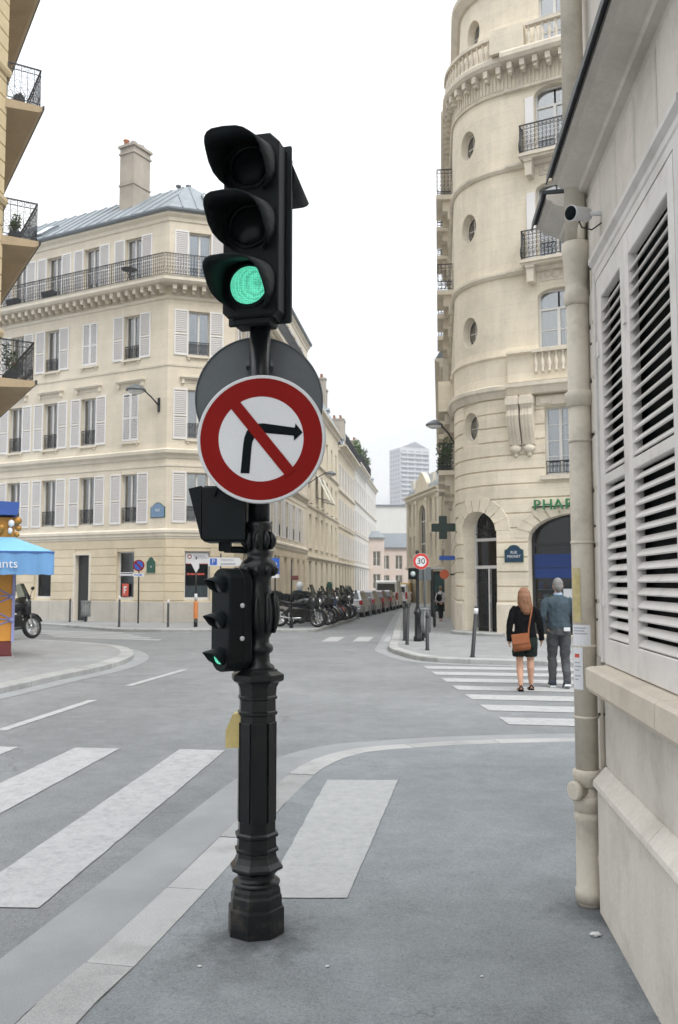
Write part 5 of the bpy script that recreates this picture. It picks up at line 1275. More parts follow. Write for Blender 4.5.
# small repeater for drivers at the stop line
rM = T(px-.125, py-.10, 1.52) @ RZ(radians(-48))
def pill(w, h, y0, y1, b=.01):
    pts = [(w*cos(a*pi/8), h+w*sin(a*pi/8)) for a in range(9)]+[(w*cos(pi+a*pi/8), -h+w*sin(pi+a*pi/8)) for a in range(9)]
    return MB().loft([[(x*.93,y0,z*.985) for x,z in pts],[(x,y0+b,z) for x,z in pts],[(x,y1-b,z) for x,z in pts],[(x*.95,y1,z*.99) for x,z in pts]])
rp = put('repeater_head', pill(.078,.175,-.065,.075), SIGH, ts, rM)
put('repeater_band', pill(.082,.175,.02,.035,.003), SIGH, rp, rM)
put('repeater_clamp', MB().bbox(-.03,.03,.06,.17,-.1,-.05,.004).bbox(-.03,.03,.06,.17,.08,.13,.004), SIGH, rp, rM)
for z in (.07,-.09): put('bolt', MB().lathe([(.012,0),(.012,.006),(.006,.009)],10), RIM, rp, rM @ T(.078,.01,z) @ RY(pi/2))
sv = visor(.047,.085,14,.003).mesh('repeater_visor'); sv.materials.append(SIGG); sl_ = MB().lathe([(.04,0),(.036,.008),(.02,.014),(.002,.016)],18).mesh('repeater_lens')
LENSS = mat("grey_lens", (.05,.055,.06), .3, .2, 20)
for z, lm in ((-.175,LENSG),(0,LENSS),(.175,LENSS)):
    c = rM @ T(0,-.066,z); put('repeater_visor', sv, None, rp, c); me = sl_.copy(); me.materials.append(lm); put('repeater_lens', me, None, rp, c @ RX(pi/2))
put('push_button_box', MB().prism([(-.155,.885),(-.08,.885),(-.08,1.05),(-.12,1.05),(-.155,.97)],-.03,.06), YELB, ts, Pm)
# no right turn sign
R = .322; sM = T(-.386, 4.43, 2.412) @ RZ(radians(-4)) @ RY(radians(2))
ns = put('no_right_turn_sign', None, None, None, sM, 'round red and white no right turn sign on the black signal column', 'road sign')
put('rim', MB().lathe([(R*.99,-.012),(R,-.008),(R,.008),(R*.985,.012)],64), RIM, ns, sM @ RX(pi/2))
put('red_ring', MB().ring(R*.66,R*.948,-.0125,64), RED, ns, sM); put('white_face', MB().disc(R*.672,64,-.0121), WHITE, ns, sM)
def pt(x, y): return ((x-335)/306*R, -(y-345)/306*R)
arc = [(245,510),(287,510),(292,385),(295,360),(305,338),(322,322),(345,316),(490,326),(492,350),(531,310),(496,268),(493,288),(345,271),(318,273),(288,285),(266,310),(256,340),(252,375)]
put('arrow', MB().prism([pt(x,y) for x,y in arc], -.0145, -.013), BLACKS, ns, sM)
put('slash', MB().prism([pt(188,207),pt(228,170),pt(503,487),pt(462,522)], -.0165, -.0128), RED, ns, sM)
put('clamp', MB().box(-.03,.03,.01,.09,.05,.09).box(-.03,.03,.01,.09,-.09,-.05).box(-.14,.14,.008,.02,.05,.09).box(-.14,.14,.008,.02,-.09,-.05), METG, ns, sM)
bM = T(-.418, 4.665, 2.655) @ RZ(radians(6))
bs = put('round_sign', None, None, None, bM, 'grey back of a round road sign behind the black pole', 'road sign')
put('back_plate', MB().lathe([(R*1.03,-.01),(R*1.035,0),(R*1.03,.01)],64), METG, bs, bM @ RX(pi/2)); put('rim', MB().lathe([(R*1.01,.008),(R*1.035,.0105),(R*1.04,.018),(R*1.03,.02),(R*1.01,.0095)],64,True,False), METG, bs, bM @ RX(pi/2))
put('clamp', MB().box(-.07,.07,-.10,-.008,.16,.19).box(-.07,.07,-.10,-.008,-.16,-.13), METG, bs, bM)
# ================================================================== bollards, posts, bins
def bollard(label, x, y, h=1.08, cap='ball', tilt=0, capm=WHITE, r=.045, group='iron bollards along the kerb'):
    M = T(x, y, gz(x, y)+.07) @ RY(radians(tilt)); t = put('bollard', None, None, None, M, label, 'bollard', group)
    put('post', MB().lathe([(r*1.25,-.05),(r*1.25,.03),(r,.05),(r*.92,h-.12)],12), IRON, t, M)
    if cap == 'ball': put('cap', MB().lathe([(r*.9,h-.12),(r*.6,h-.10),(r*1.05,h-.06),(r*1.15,h-.03),(r*.9,h),(r*.2,h+.02)],12), capm, t, M)
    elif cap == 'band':
        put('band', MB().lathe([(r*1.03,h-.17),(r*1.05,h-.04)],12), capm, t, M); put('cap', MB().lathe([(r*.95,h-.05),(r,h-.02),(r*.5,h)],12), IRON, t, M)
    else: put('cap', MB().lathe([(r*.92,h-.13),(r*1.08,h-.11),(r*1.08,h-.08),(r*.8,h-.06),(r*.7,h),(r*.3,h+.01)],12), IRON, t, M)
bollard('black bollard with worn white band, leaning slightly by the pharmacy crossing', 2.93, 19.95, 1.12, 'band', 5)
bollard('dark bollard at the kerb edge left of the speed limit post, farther of the pair', 1.90, 26.3, 1.05, 'plain')
bollard('dark bollard left of the speed limit post, nearer of the pair and slightly tilted', 1.83, 24.4, 1.12, 'plain', 2)
bollard('single dark bollard to the right of the speed limit post', 2.16, 22.2, .92, 'plain')
bollard('white topped bollard in front of the shop window with red poster', -8.64, 35.6, 1.2)
bollard('white topped bollard between the no parking sign and the orange wrapped post', -6.72, 35.6, 1.05)
bollard('plain black bollard beside the wire litter bin', -12.1, 40.7, 1.05, 'plain')
bollard('small bollard against the pharmacy wall on the street side', 4.55, 34.5, .55, 'plain')
# wire litter bins
def bin_(label, x, y, h=.95):
    M = T(x, y, gz(x, y)+.075); t = put('litter_bin', None, None, None, M, label, 'litter bin'); m = MB()
    for z in (.25,.3,h-.05,h): m.tube([(.22*cos(a*pi/8),.22*sin(a*pi/8),z) for a in range(17)],.012,5)
    put('hoop', m, METG, t, M); m = MB()
    for k in range(12): a = k*pi/6; m.bar((.22*cos(a),.22*sin(a),.25),(.22*cos(a),.22*sin(a),h),.012)
    put('wire_cage', m, METG, t, M); put('leg', MB().lathe([(.05,-.03),(.04,.25)],8), IRON, t, M)
    put('bag', MB().lathe([(.12,.27),(.2,.32),(.19,.6),(.205,h-.08),(.235,h-.03),(.2,h-.02)],14), mat("bag_grey", (.30,.31,.31), .35, .2, 9), t, M)
bin_('grey wire litter bin with bag by the dark doorway of the cream building', -11.45, 40.9)
bin_('wire litter bin with pale bag beside the speed limit post', 2.42, 26.2, .95)
# --- speed limit post with small signal
sx, sy = 2.25, 25.9; g = gz(sx, sy)+.075; M = T(sx, sy, g)
sp = put('speed_limit_post', None, None, None, M, 'black iron post with round red 30 speed limit sign and small signal', 'road sign')
put('post', MB().lathe([(.12,-.03),(.12,.12),(.09,.16),(.085,.75),(.11,.78),(.11,.84),(.07,.88),(.05,.95),(.045,2.5),(.05,2.55),(.03,2.6)],12), CASTI, sp, M)
q = M @ T(.10,-.07,2.28); put('rim', MB().lathe([(.235,-.008),(.235,.008)],32), RIM, sp, q @ RX(pi/2)); put('red_ring', MB().ring(.155,.228,-.0095,32), mat("bright_red", (.55,.04,.03), .45, .04), sp, q)
put('white_face', MB().disc(.16,32,-.009), WHITE, sp, q); put('lettering', txt('30',.24,.002), BLACKS, sp, q @ T(0,-.012,0))
q = M @ T(-.14,-.03,1.92); put('signal_box', MB().bbox(-.12,.12,-.1,.1,-.16,.17,.02), SIGH, sp, q); put('signal_lens', MB().lathe([(.075,0),(.06,.02),(.01,.03)],16), mat("pale_lens", (.45,.52,.52), .3), sp, q @ T(0,-.1,.0) @ RX(pi/2))
# second thin post behind
M = T(2.62, 27.6, gz(0,27.6)+.075); t = put('sign_post', None, None, None, M, 'thin grey post standing behind the speed limit sign', 'post')
put('post', MB().lathe([(.035,-.02),(.035,2.2),(.02,2.22)],8), METG, t, M); put('sign_back', MB().box(-.2,.2,.03,.05,1.75,2.15), METG, t, M)
# no parking sign
def signpost(name, label, x, y, h, cat='road sign'):
    M = T(x, y, gz(x, y)+.075); t = put(name, None, None, None, M, label, cat); put('post', MB().lathe([(.035,-.03),(.03,h)],8), CASTI, t, M); return t, M
t, M = signpost('no_parking_sign', 'round blue and red no parking sign on a thin post by the corner building', -8.72, 39.3, 2.7)
q = M @ T(.0,-.06,2.5); put('red_disc', MB().lathe([(.25,-.008),(.25,.008)],28), RED, t, q @ RX(pi/2)); put('blue_disc', MB().disc(.19,28,-.0095), BLUES, t, q)
put('slash', MB().prism([(-.17,.12),(-.12,.17),(.17,-.12),(.12,-.17)],-.0125,-.0100), RED, t, q); put('arrow_plate', MB().box(-.24,.24,-.01,.005,-.48,-.34), WHITE, t, q); put('arrow', MB().prism([(-.18,-.43),(.08,-.43),(.08,-.46),(.18,-.41),(.08,-.36),(.08,-.39),(-.18,-.39)],-.014,-.0115), BLUES, t, q)
plaque('green_wall_plaque', 'small dark green arched plaque behind the no parking sign', LF.M(LL-.72,.045,2.5), .5, .7, GRNP, [('N',.12,-.08)], OCHRE)
t, M = signpost('wrapped_post', 'black post with orange wrap and small white sign by the kerb', -5.62, 35.5, 2.75, 'post')
put('orange_wrap', MB().lathe([(.085,.32),(.09,.36),(.09,.98),(.085,1.0)],14), mat("orange_wrap", (.62,.22,.07), .6, .1, 6), t, M); put('post_base', MB().lathe([(.08,-.02),(.08,.3)],12), CASTI, t, M)
put('white_band', MB().lathe([(.06,1.03),(.055,1.3)],12), RIM, t, M); put('sign_back', MB().prism([(-.22,2.55),(.12,2.68),(.12,2.3),(.0,2.12),(-.1,2.3)],-.07,-.05), WHITE, t, M)
# parking direction sign, blue sign, small signal post
t, M = signpost('parking_direction_sign', 'white arrow sign with blue P for parking near the signal column', -4.75, 36.2, 2.9)
put('board', MB().prism([(-.5,2.4),(.75,2.4),(.87,2.57),(.75,2.74),(-.5,2.74)],-.09,-.05), WHITE, t, M); put('blue_square', MB().box(-.42,-.14,-.095,-.09,2.44,2.70), BLUES, t, M); put('lettering', txt('P',.26,.002), WHITE, t, M @ T(-.28,-.099,2.57))
put('lettering', txt('PARKING',.13,.002), GREYT, t, M @ T(.28,-.094,2.64)); m = MB(); m.box(0,.6,-.094,-.0905,2.45,2.51); put('print', m, GREYT, t, M)
t, M = signpost('blue_sign', 'blue square information sign on a thin grey post left of the motorbikes', -2.42, 34.2, 2.75)
put('board', MB().box(-.14,.16,-.06,-.04,2.05,2.65), BLUES, t, M); put('symbol', MB().lathe([(.07,0),(.07,.004)],16), WHITE, t, M @ T(.0,-.06,2.42) @ RX(pi/2)); put('lower_plate', MB().box(-.14,.16,-.06,-.04,1.9,2.03), WHITE, t, M)
t, M = signpost('signal_post', 'slim dark post with small red signal box in front of the motorbikes', -1.82, 34.6, 2.6, 'traffic light')
put('signal_box', MB().bbox(.0,.26,-.1,.1,1.82,2.0,.02), mat("dark_red_box", (.12,.03,.03), .5, .1), t, M); put('base', MB().lathe([(.08,-.02),(.07,.3),(.05,.34)],10), CASTI, t, M)
# right pavement: barriers, advert panel, small signs on the wall
for i, (x, y) in enumerate(((3.75,35.5),(3.95,37.6))):
    M = T(x, y, gz(x,y)+.075) @ RZ(radians(82)); t = put('pavement_barrier', None, None, None, M, ('nearer','farther')[i]+' low dark railing at the kerb beyond the speed limit post', 'barrier', 'kerb railings')
    put('frame', MB().tube([(-.6,0,-.02),(-.6,0,.9),(-.5,0,1.0),(.5,0,1.0),(.6,0,.9),(.6,0,-.02)],.03,6), IRON, t, M)
    for k in (-1,0,1): put('bar', MB().box(-.57,.57,-.012,.012,.5+.18*k,.54+.18*k), IRON, t, M)
M = T(5.45, 47.5, gz(0,47.5)+.075) @ RZ(radians(-4)); t = put('bus_shelter', None, None, None, M, 'glazed bus shelter with dark advert panel on the right pavement', 'bus shelter')
put('roof', MB().bbox(-.75,.75,-.2,1.6,2.5,2.6,.02), WHITE, t, M)
for x in (-.55,.55):
    put('post', MB().box(x-.04,x+.04,-.05,.05,-.02,2.5), IRON, t, M); put('post', MB().box(x-.04,x+.04,1.4,1.5,-.02,2.5), IRON, t, M)
put('advert_frame', MB().box(-.5,.5,-.08,.08,.3,2.4), SIGH, t, M); put('advert_screen', MB().box(-.43,.43,-.09,-.08,.4,2.3), mat("teal_advert", (.02,.06,.06), .15, .5, 1.5), t, M); put('bench', MB().box(-.5,.5,.9,1.25,.42,.46), IRON, t, M)
M = PB.M(-2.2,.0,2.62); t = put('blue_wall_sign', None, None, None, M, 'narrow blue street sign jutting from the pharmacy side wall', 'street sign')
put('plate', MB().box(-.02,.02,-.62,-.05,-.08,.08), BLUES, t, M); put('bracket', MB().box(-.015,.015,-.08,.02,-.03,.03), IRON, t, M)
M = PB.M(-5.6,.0,2.05); t = put('orange_round_sign', None, None, None, M, 'round orange shop sign jutting from the wall past the pharmacy', 'shop sign')
put('disc', MB().lathe([(.19,-.04),(.19,.04)],20), mat("orange_sign", (.62,.14,.06), .5, .1), t, M @ T(0,-.42,0) @ RY(pi/2)); put('bracket', MB().box(-.015,.015,-.2,.02,-.03,.03), IRON, t, M)
# ================================================================== kiosk on the left island
kx, ky = -7.16, 19.9; K = T(kx, ky, .075) @ RZ(radians(21))
ki = put('kiosk', None, None, None, K, 'orange panelled kiosk with blue roof edge and gold ornaments at the left edge', 'kiosk')
ORG = mat("orange_panel", (.66,.30,.05), .5, .12, 1.5); BLF = mat("kiosk_blue", (.05,.11,.36), .5, .1); GOLD = mat("gold_ornament", (.40,.20,.04), .4, .25, 9, metal=.3); MAR = mat("maroon_base", (.14,.03,.03), .6, .1); LAV = mat("lavender_lattice", (.32,.34,.62), .5, .1)
put('base', MB().bbox(-3,.0,-.35,2.6,-.0,.06,.01).bbox(-2.97,-.03,-.32,2.57,.06,.36,.01), MAR, ki, K)
put('base_trim', MB().box(-3.03,.03,-.38,2.63,-.04,.05), KERB, ki, K)
for i in range(4): put('panel', MB().fbox(-2.95+.735*i,-2.95+.735*(i+1)-.015,-.30,2.5,.37,2.5,.01), ORG, ki, K)
for z0, z1 in ((.55,.95),(.95,.95),(1.35,.95),(1.0,1.45),(1.45,1.45),(1.85,1.45)):
    put('lattice_bar', MB().bar((-1.6,-.315,z0+(z0-z1)*.8),(-.02,-.315,z1-.12),.022), LAV, ki, K)
put('corner_post', MB().box(-.04,.02,-.33,-.27,.36,2.6), LAV, ki, K)
for z in (.83,1.33): put('lattice_boss', MB().ball((-.04,-.33,z),.06), LAV, ki, K)
put('frieze', MB().box(-2.95,-.02,-.28,2.5,2.5,3.05), GOLD, ki, K)
for i in range(7): put('ornament', MB().ball((-.1-.2*i,-.34,2.92-.1*(i%2)),.07,.05,.08).ball((-.12-.2*i,-.33,2.76),.05,.04,.07), GOLD if i else WHITE, ki, K)
put('corner_ornament', MB().ball((.03,-.3,2.98),.09).ball((.05,-.26,2.82),.07).ball((.02,-.3,2.68),.06), GOLD, ki, K)
put('roof_edge', MB().loft([[(-3.1,-.42,3.1),(.02,-.42,3.1),(.02,2.7,3.1),(-3.1,2.7,3.1)],[(-3.15,-.46,3.38),(.06,-.46,3.38),(.06,2.8,3.38),(-3.15,2.8,3.38)]]), BLF, ki, K)
put('roof', MB().loft([[(-3.1,-.42,3.38),(.04,-.42,3.38),(.04,2.7,3.38),(-3.1,2.7,3.38)],[(-2.2,.6,3.5),(-.9,.6,3.5),(-.9,1.6,3.5),(-2.2,1.6,3.5)]]), BLF, ki, K)
AWB = mat("awning_light_blue", (.20,.47,.68), .75, .05, 2); AWV = mat("awning_valance", (.15,.33,.60), .75, .08, 3)
aw_ = put('awning', MB().loft([[(-2.6,-.3,2.62),(-.05,-.3,2.62),(-.05,-.28,2.58),(-2.6,-.28,2.58)],[(-2.6,-1.25,2.28),(.75,-1.25,2.28),(.75,-1.22,2.24),(-2.6,-1.22,2.24)]]), AWB, ki, K)
put('awning_side', MB().add([(-.05,-.3,2.6),(.75,-1.25,2.26),(.75,.6,2.26),(-.05,.6,2.6)],[(0,1,2,3)]), AWB, ki, K)
vm_ = MB(); n = 30
vm_.loft([[(-2.6+3.35*i/n,-1.26+.012*sin(i*1.7),2.27),(-2.6+3.35*i/n,-1.24+.02*sin(i*1.7),1.80+.01*sin(i*2.3)),(-2.6+3.35*i/n,-1.235+.02*sin(i*1.7),1.80+.01*sin(i*2.3)),(-2.6+3.35*i/n,-1.25+.012*sin(i*1.7),2.27)] for i in range(n+1)])
put('valance', vm_, AWV, ki, K); put('valance_side', MB().box(.745,.755,-1.25,.6,1.80,2.27), AWV, ki, K); put('awning_rod', MB().box(-2.6,.76,-1.275,-1.245,2.255,2.29), BLF, ki, K)
put('lettering', txt('croissants',.26,.003,'RIGHT'), WHITE, ki, K @ T(.04,-1.29,2.02))
for x in (-2.5,.7): put('awning_arm', MB().bar((x-.6 if x > 0 else x,-.3,2.1),(x,-1.2,2.25),.02), IRON, ki, K)
# ================================================================== two-wheelers
TYRE = mat("tyre", (.018,.018,.019), .85, .1, 9); CHROME = mat("chrome", (.55,.56,.57), .18, .05, metal=1.0); SEAT = mat("seat_vinyl", (.02,.02,.022), .55, .1)
def wheel_parts(parent, M, r, w, spokes=8, nm='wheel'):
    wh = put(nm, MB().lathe([(.05,-w*.5),(.06,-w*.6),(.06,w*.6),(.05,w*.5)],10), CHROME, parent, M)
    put('tyre', cached(('ty',r,w), lambda: (lambda me: (me.materials.append(TYRE), me)[1])(MB().loft([[((r-.05+.05*cos(a))*cos(t), (r-.05+.05*cos(a))*sin(t), w*.55*sin(a)) for a in [2*pi*j/8 for j in range(8)]] for t in [2*pi*i/24 for i in range(25)]], False, True, True).mesh('tyre'))), None, wh, M)
    def rim():
        m = MB(); m.loft([[((r-.09+.015*cos(a))*cos(t), (r-.09+.015*cos(a))*sin(t), w*.35*sin(a)) for a in [pi/2*j for j in range(4)]] for t in [2*pi*i/20 for i in range(21)]], False)
        for k in range(spokes): a = 2*pi*k/spokes; m.bar((0,0,0),((r-.09)*cos(a),(r-.09)*sin(a),0),.014)
        me = m.mesh('rim'); me.materials.append(CHROME); return me
    put('rim', cached(('rm',r,w,spokes), rim), None, wh, M)
def motorbike(label, x, y, ang, col, kind=0, lean=8, sc=1.0):
    base = T(x, y, gz(x,y)+.08) @ RZ(radians(ang)) @ RX(radians(-lean)) @ SCL(sc,sc,sc)
    b = put('motorbike', None, None, None, base, label, 'motorbike', 'motorbikes parked in a row')
    for wx in (.72,-.68): wheel_parts(b, base @ T(wx,0,.31) @ RX(pi/2), .31, .11)
    def P(n, key, fn, mt): put(n, cached((n,kind,key), lambda: fn().mesh(n)).copy() if False else fn(), mt, b, base)
    P('engine', 0, lambda: MB().bbox(-.25,.28,-.17,.17,.25,.62,.03).lathe([(.0,0),(.0,.01)],4), CASTI)
    P('frame', 0, lambda: MB().tube([(.52,0,.88),(.3,0,.72),(-.3,0,.68),(-.68,0,.34)],.035,6), IRON)
    P('fuel_tank', 0, lambda: MB().loft([[(xx,w*cos(a),z+h*sin(a)) for a in [2*pi*j/10 for j in range(10)]] for xx,w,z,h in ((-.12,.06,.80,.05),(-.02,.13,.82,.10),(.2,.17,.85,.13),(.38,.14,.85,.11),(.46,.06,.84,.05))], True, True, True), col)
    P('seat', 0, lambda: MB().loft([[(xx,w*cos(a),z+h*sin(a)) for a in [2*pi*j/10 for j in range(10)]] for xx,w,z,h in ((-.82,.05,.90,.03),(-.72,.12,.88,.05),(-.4,.14,.80,.06),(-.05,.12,.79,.05),(0,.05,.80,.03))], True, True, True), SEAT)
    P('tail', 0, lambda: MB().bbox(-.92,-.5,-.10,.10,.70,.82,.02), col)
    for s in (-.08,.08): P('fork', s, lambda: MB().tube([(.73,s,.31),(.60,s,.66),(.50,s,.98)],.025,6), CHROME)
    P('handlebar', 0, lambda: MB().tube([(.42,-.38,1.06),(.50,-.2,1.04),(.50,.2,1.04),(.42,.38,1.06)],.016,6), IRON)
    for s in (-.3,.3): P('mirror', s, lambda: MB().tube([(.46,s,1.05),(.50,s*1.25,1.22)],.008,5).ball((.5,s*1.3,1.26),.02,.07,.045), IRON)
    P('headlight', 0, lambda: MB().ball((.62,0,.92),.10,.11,.11), CHROME if kind == 0 else SIGH)
    P('mudguard', 0, lambda: MB().loft([[(.72+.35*cos(a),-.07,.31+.35*sin(a)),(.72+.35*cos(a),.07,.31+.35*sin(a)),(.72+.34*cos(a),.07,.31+.34*sin(a)),(.72+.34*cos(a),-.07,.31+.34*sin(a))] for a in [radians(20+i*20) for i in range(7)]]), col)
    P('exhaust', 0, lambda: MB().tube([(.2,-.16,.3),(-.2,-.18,.27),(-.8,-.2,.38)],[.02,.03,.045],8), CHROME)
    if kind >= 1: P('windscreen', 0, lambda: MB().loft([[(.58,-.22,1.0),(.62,0,1.0),(.58,.22,1.0),(.57,0,1.0)],[(.42,-.17,1.42),(.46,0,1.45),(.42,.17,1.42),(.44,0,1.44)]]), GLASSD)
    if kind >= 1: P('front_fairing', 0, lambda: MB().loft([[(.5,-.26,.62),(.72,0,.60),(.5,.26,.62),(.42,0,.62)],[(.5,-.3,.95),(.76,0,.92),(.5,.3,.95),(.4,0,.95)],[(.45,-.2,1.08),(.62,0,1.06),(.45,.2,1.08),(.38,0,1.08)]], True, True, True), col)
    if kind == 2 or kind == 0 and sc > 1: P('top_box', 0, lambda: MB().bbox(-1.12,-.74,-.21,.21,.92,1.22,.05), SIGH)
    return b
BKD = mat("bike_black", (.015,.016,.018), .25, .1, coat=.5); BKB = mat("bike_blue", (.03,.06,.12), .25, .1, coat=.5); BKS = mat("bike_silver", (.32,.33,.34), .3, .05, metal=.5); BKR = mat("bike_red", (.25,.02,.02), .3, .1, coat=.5)
bl = ['big black touring scooter nearest in the motorbike row, behind the slim signal post','black motorbike with thin front wheel, second in the row','dark motorbike with windscreen, third in the row','black motorbike with top box, fourth in the row','silver tank motorbike in the middle of the row','dark blue motorbike with fairing, sixth in the row','black motorbike, seventh in the row with red tank','black scooter with top box, eighth in the row','dark motorbike with windscreen, ninth in the row','black motorbike with top box, tenth in the row','dark blue motorbike, eleventh in the row','black motorbike with top box, next to last in the row','last dark motorbike in the row before the silver car']
for i in range(13):
    y = 35.3+.99*i; x = -1.5+.135*(y-35.4)+random.uniform(-.12,.12)
    motorbike(bl[i], x, y, -24+random.uniform(-9,9)-2*i, [BKD,BKD,BKD,BKD,BKS,BKB,BKR,BKD,BKD,BKD,BKB,BKD,BKD][i], [2,0,1,2,0,1,0,2,1,2,0,2,1][i], 8+random.uniform(-2,2), (1.15,1.05,1.12,1.08)[i%4])
sb = motorbike('dark scooter parked beyond the orange kiosk at the left', -9.55, 26.4, 62, BKD, 2, 9, 1.15); sb['group'] = 'scooter by the kiosk'; sb['category'] = 'scooter'
# people-sized helmet hanging among the bikes
M = T(-1.75, 40.3, gz(0,40)+.075); t = put('parking_meter', None, None, None, M, 'blue grey post with pale domed top rising behind the motorbikes', 'post')
put('post', MB().bbox(-.13,.13,-.13,.13,-.02,1.45,.02), BLUEP, t, M); put('dome', MB().ball((0,0,1.62),.16,.16,.19), RIM, t, M)
M = T(-.5, 47.6, gz(0,47)+.075); t = put('green_post', None, None, None, M, 'dark green post standing behind the far end of the motorbike row', 'post')
put('post', MB().lathe([(.1,-.02),(.09,1.2),(.14,1.25),(.16,1.7),(.1,1.85)],10), GRNP, t, M)
# ================================================================== cars
TAIL = mat("tail_lamp", (.45,.02,.02), .25, .05, coat=.5); AGL = mat("car_glass", (.02,.025,.028), .06, .1, spec=.7)
def car(label, x, y, ang, col, L=4.0, Wd=1.72, H=1.48, van=False, name='parked_car', cat='car'):
    base = T(x, y, gz(x,y)+ROADZ) @ RZ(radians(ang)); c = put(name, None, None, None, base, label, cat, 'cars parked along the kerb')
    h = L/2; w = Wd/2; bz = .95 if not van else 1.15
    low = [(-h+.05,.30),(-h,.45),(-h-.02,.62),(-h+.05,bz-.05),(-h+.25,bz),(h*.45,bz),(h*.8,bz-.12),(h-.08,.72),(h,.5),(h-.05,.28)]
    rings = [[(px_*(.97 if k in (0,5) else 1),yy,zz) for px_,zz in low] for k, yy in enumerate((-w,-w*.93,-w*.5,w*.5,w*.93,w))]
    put('body', MB().loft(rings, True, True, False), col, c, base)
    if not van: cab = [(-h+.12,bz-.02),(-h+.42,H-.08),(-h+.75,H),(h*.05,H),(h*.22,H-.06),(h*.55,bz-.02)]
    else: cab = [(-h+.02,bz-.02),(-h+.10,H-.12),(-h+.3,H),(h*.35,H),(h*.5,H-.1),(h*.78,bz-.05)]
    tw_ = .80 if not van else .92
    def yy(z): return w*(.95-(1-tw_)*(z-bz)/(H-bz))
    put('cabin', MB().loft([[(q,-yy(z),z) for q,z in cab],[(q,-yy(z)*.9,z+.01) for q,z in cab],[(q,yy(z)*.9,z+.01) for q,z in cab],[(q,yy(z),z) for q,z in cab]]), col, c, base)
    (x0,z0),(x1,z1) = cab[0],cab[1]; m = MB(); a, b_ = .2, .88
    rw = [(x0+(x1-x0)*t-.012, s*yy(z0+(z1-z0)*t)*.84, z0+(z1-z0)*t) for t, s in ((a,-1),(a,1),(b_,1),(b_,-1))]
    put('rear_window', m.loft([rw, [(p[0]-.006,p[1],p[2]+.004) for p in rw]]), AGL, c, base)
    (x0,z0),(x1,z1) = cab[5],cab[4]; fw = [(x0+(x1-x0)*t+.012, s*yy(z0+(z1-z0)*t)*.86, z0+(z1-z0)*t) for t, s in ((.1,-1),(.1,1),(.95,1),(.95,-1))]
    put('windscreen', MB().loft([fw, [(p[0]+.006,p[1],p[2]+.004) for p in fw]]), AGL, c, base)
    for s in (-1,1):
        if not van or True:
            segs = ((-h+.5,-h*.1),(-h*.06,h*.3)) if not van else ((h*.0,h*.5),)
            for p, q in segs:
                z0, z1 = bz+.06, H-.12; vs = [(p+(.12 if p < -h*.3 else 0),s*(yy(z0)+.006),z0),(q+(.12 if q > 0 else 0),s*(yy(z0)+.006),z0),(q-(.1 if q > 0 else 0),s*(yy(z1)+.006),z1),(p+.18 if p < -h*.3 else p,s*(yy(z1)+.006),z1)]
                put('side_window', MB().loft([vs, [(a_,b2-s*.02,c_) for a_,b2,c_ in vs]]), AGL, c, base)
        put('tail_lamp', MB().bbox(-h-.03,-h+.12,s*w*.9-.11,s*w*.9+.07,.72,.98 if not van else 1.3,.02), TAIL, c, base)
        put('headlamp', MB().bbox(h-.2,h-.02,s*w*.75-.12,s*w*.75+.12,.62,.74,.02), RIM, c, base)
        put('door_mirror', MB().bbox(h*.38,h*.46,s*(w+.08)-.08,s*(w+.08)+.08,bz+.0,bz+.14,.02), col, c, base)
        for wx in (-h*.62,h*.62):
            M = base @ T(wx, s*(w-.10), .30) @ RX(pi/2)
            wh = put('wheel', MB().lathe([(.18,-.115),(.2,-.12),(.2,.12),(.18,.115)],16), CHROME, c, M); put('tyre', cached(('cty',), lambda: (lambda me: (me.materials.append(TYRE), me)[1])(MB().lathe([(.2,-.11),(.29,-.115),(.31,-.08),(.31,.08),(.29,.115),(.2,.11)],20).mesh('tyre'))), None, wh, M)
    put('number_plate', MB().box(-h-.035,-h-.02,-.26,.26,.5,.62), WHITE, c, base); put('rear_bumper', MB().bbox(-h-.06,-h+.1,-w*.92,w*.92,.32,.52,.03), SIGG if van else col, c, base)
    return c
SILV = mat("paint_silver", (.42,.43,.44), .3, .03, metal=.6, coat=.4); GREY = mat("paint_grey", (.16,.16,.17), .3, .03, metal=.5, coat=.4); REDC = mat("paint_red", (.10,.02,.02), .3, .03, coat=.5); WHC = mat("paint_white", (.70,.71,.72), .3, .03, coat=.5); BLC = mat("paint_black", (.02,.02,.022), .25, .03, coat=.5)
hd = 81
def cline(y): return .62+.160*(y-51)
car('silver hatchback parked nearest behind the motorbikes', cline(51.8), 52.4, hd, SILV)
car('dark grey hatchback parked second in the row of cars', cline(57.4), 57.6, hd, GREY, 4.2)
car('red hatchback parked third in the row of cars', cline(62.6), 62.8, hd, REDC, 3.9)
car('black car parked fourth in the row behind the red one', cline(67.6), 67.8, hd, BLC, 4.0)
car('white van parked towards the end of the row', cline(74.0)-.2, 74.0, hd, WHC, 4.9, 1.85, 2.25, True, 'parked_van', 'van')
car('white estate van farthest in the row of parked vehicles', cline(80.5), 80.4, hd, WHC, 4.4, 1.8, 1.95, True, 'parked_van', 'van')
car('small yellow truck at the far end of the street', 7.0, 96, 80, mat("paint_yellow", (.55,.33,.04), .4, .05), 4.6, 1.7, 2.2, True, 'parked_truck', 'truck')
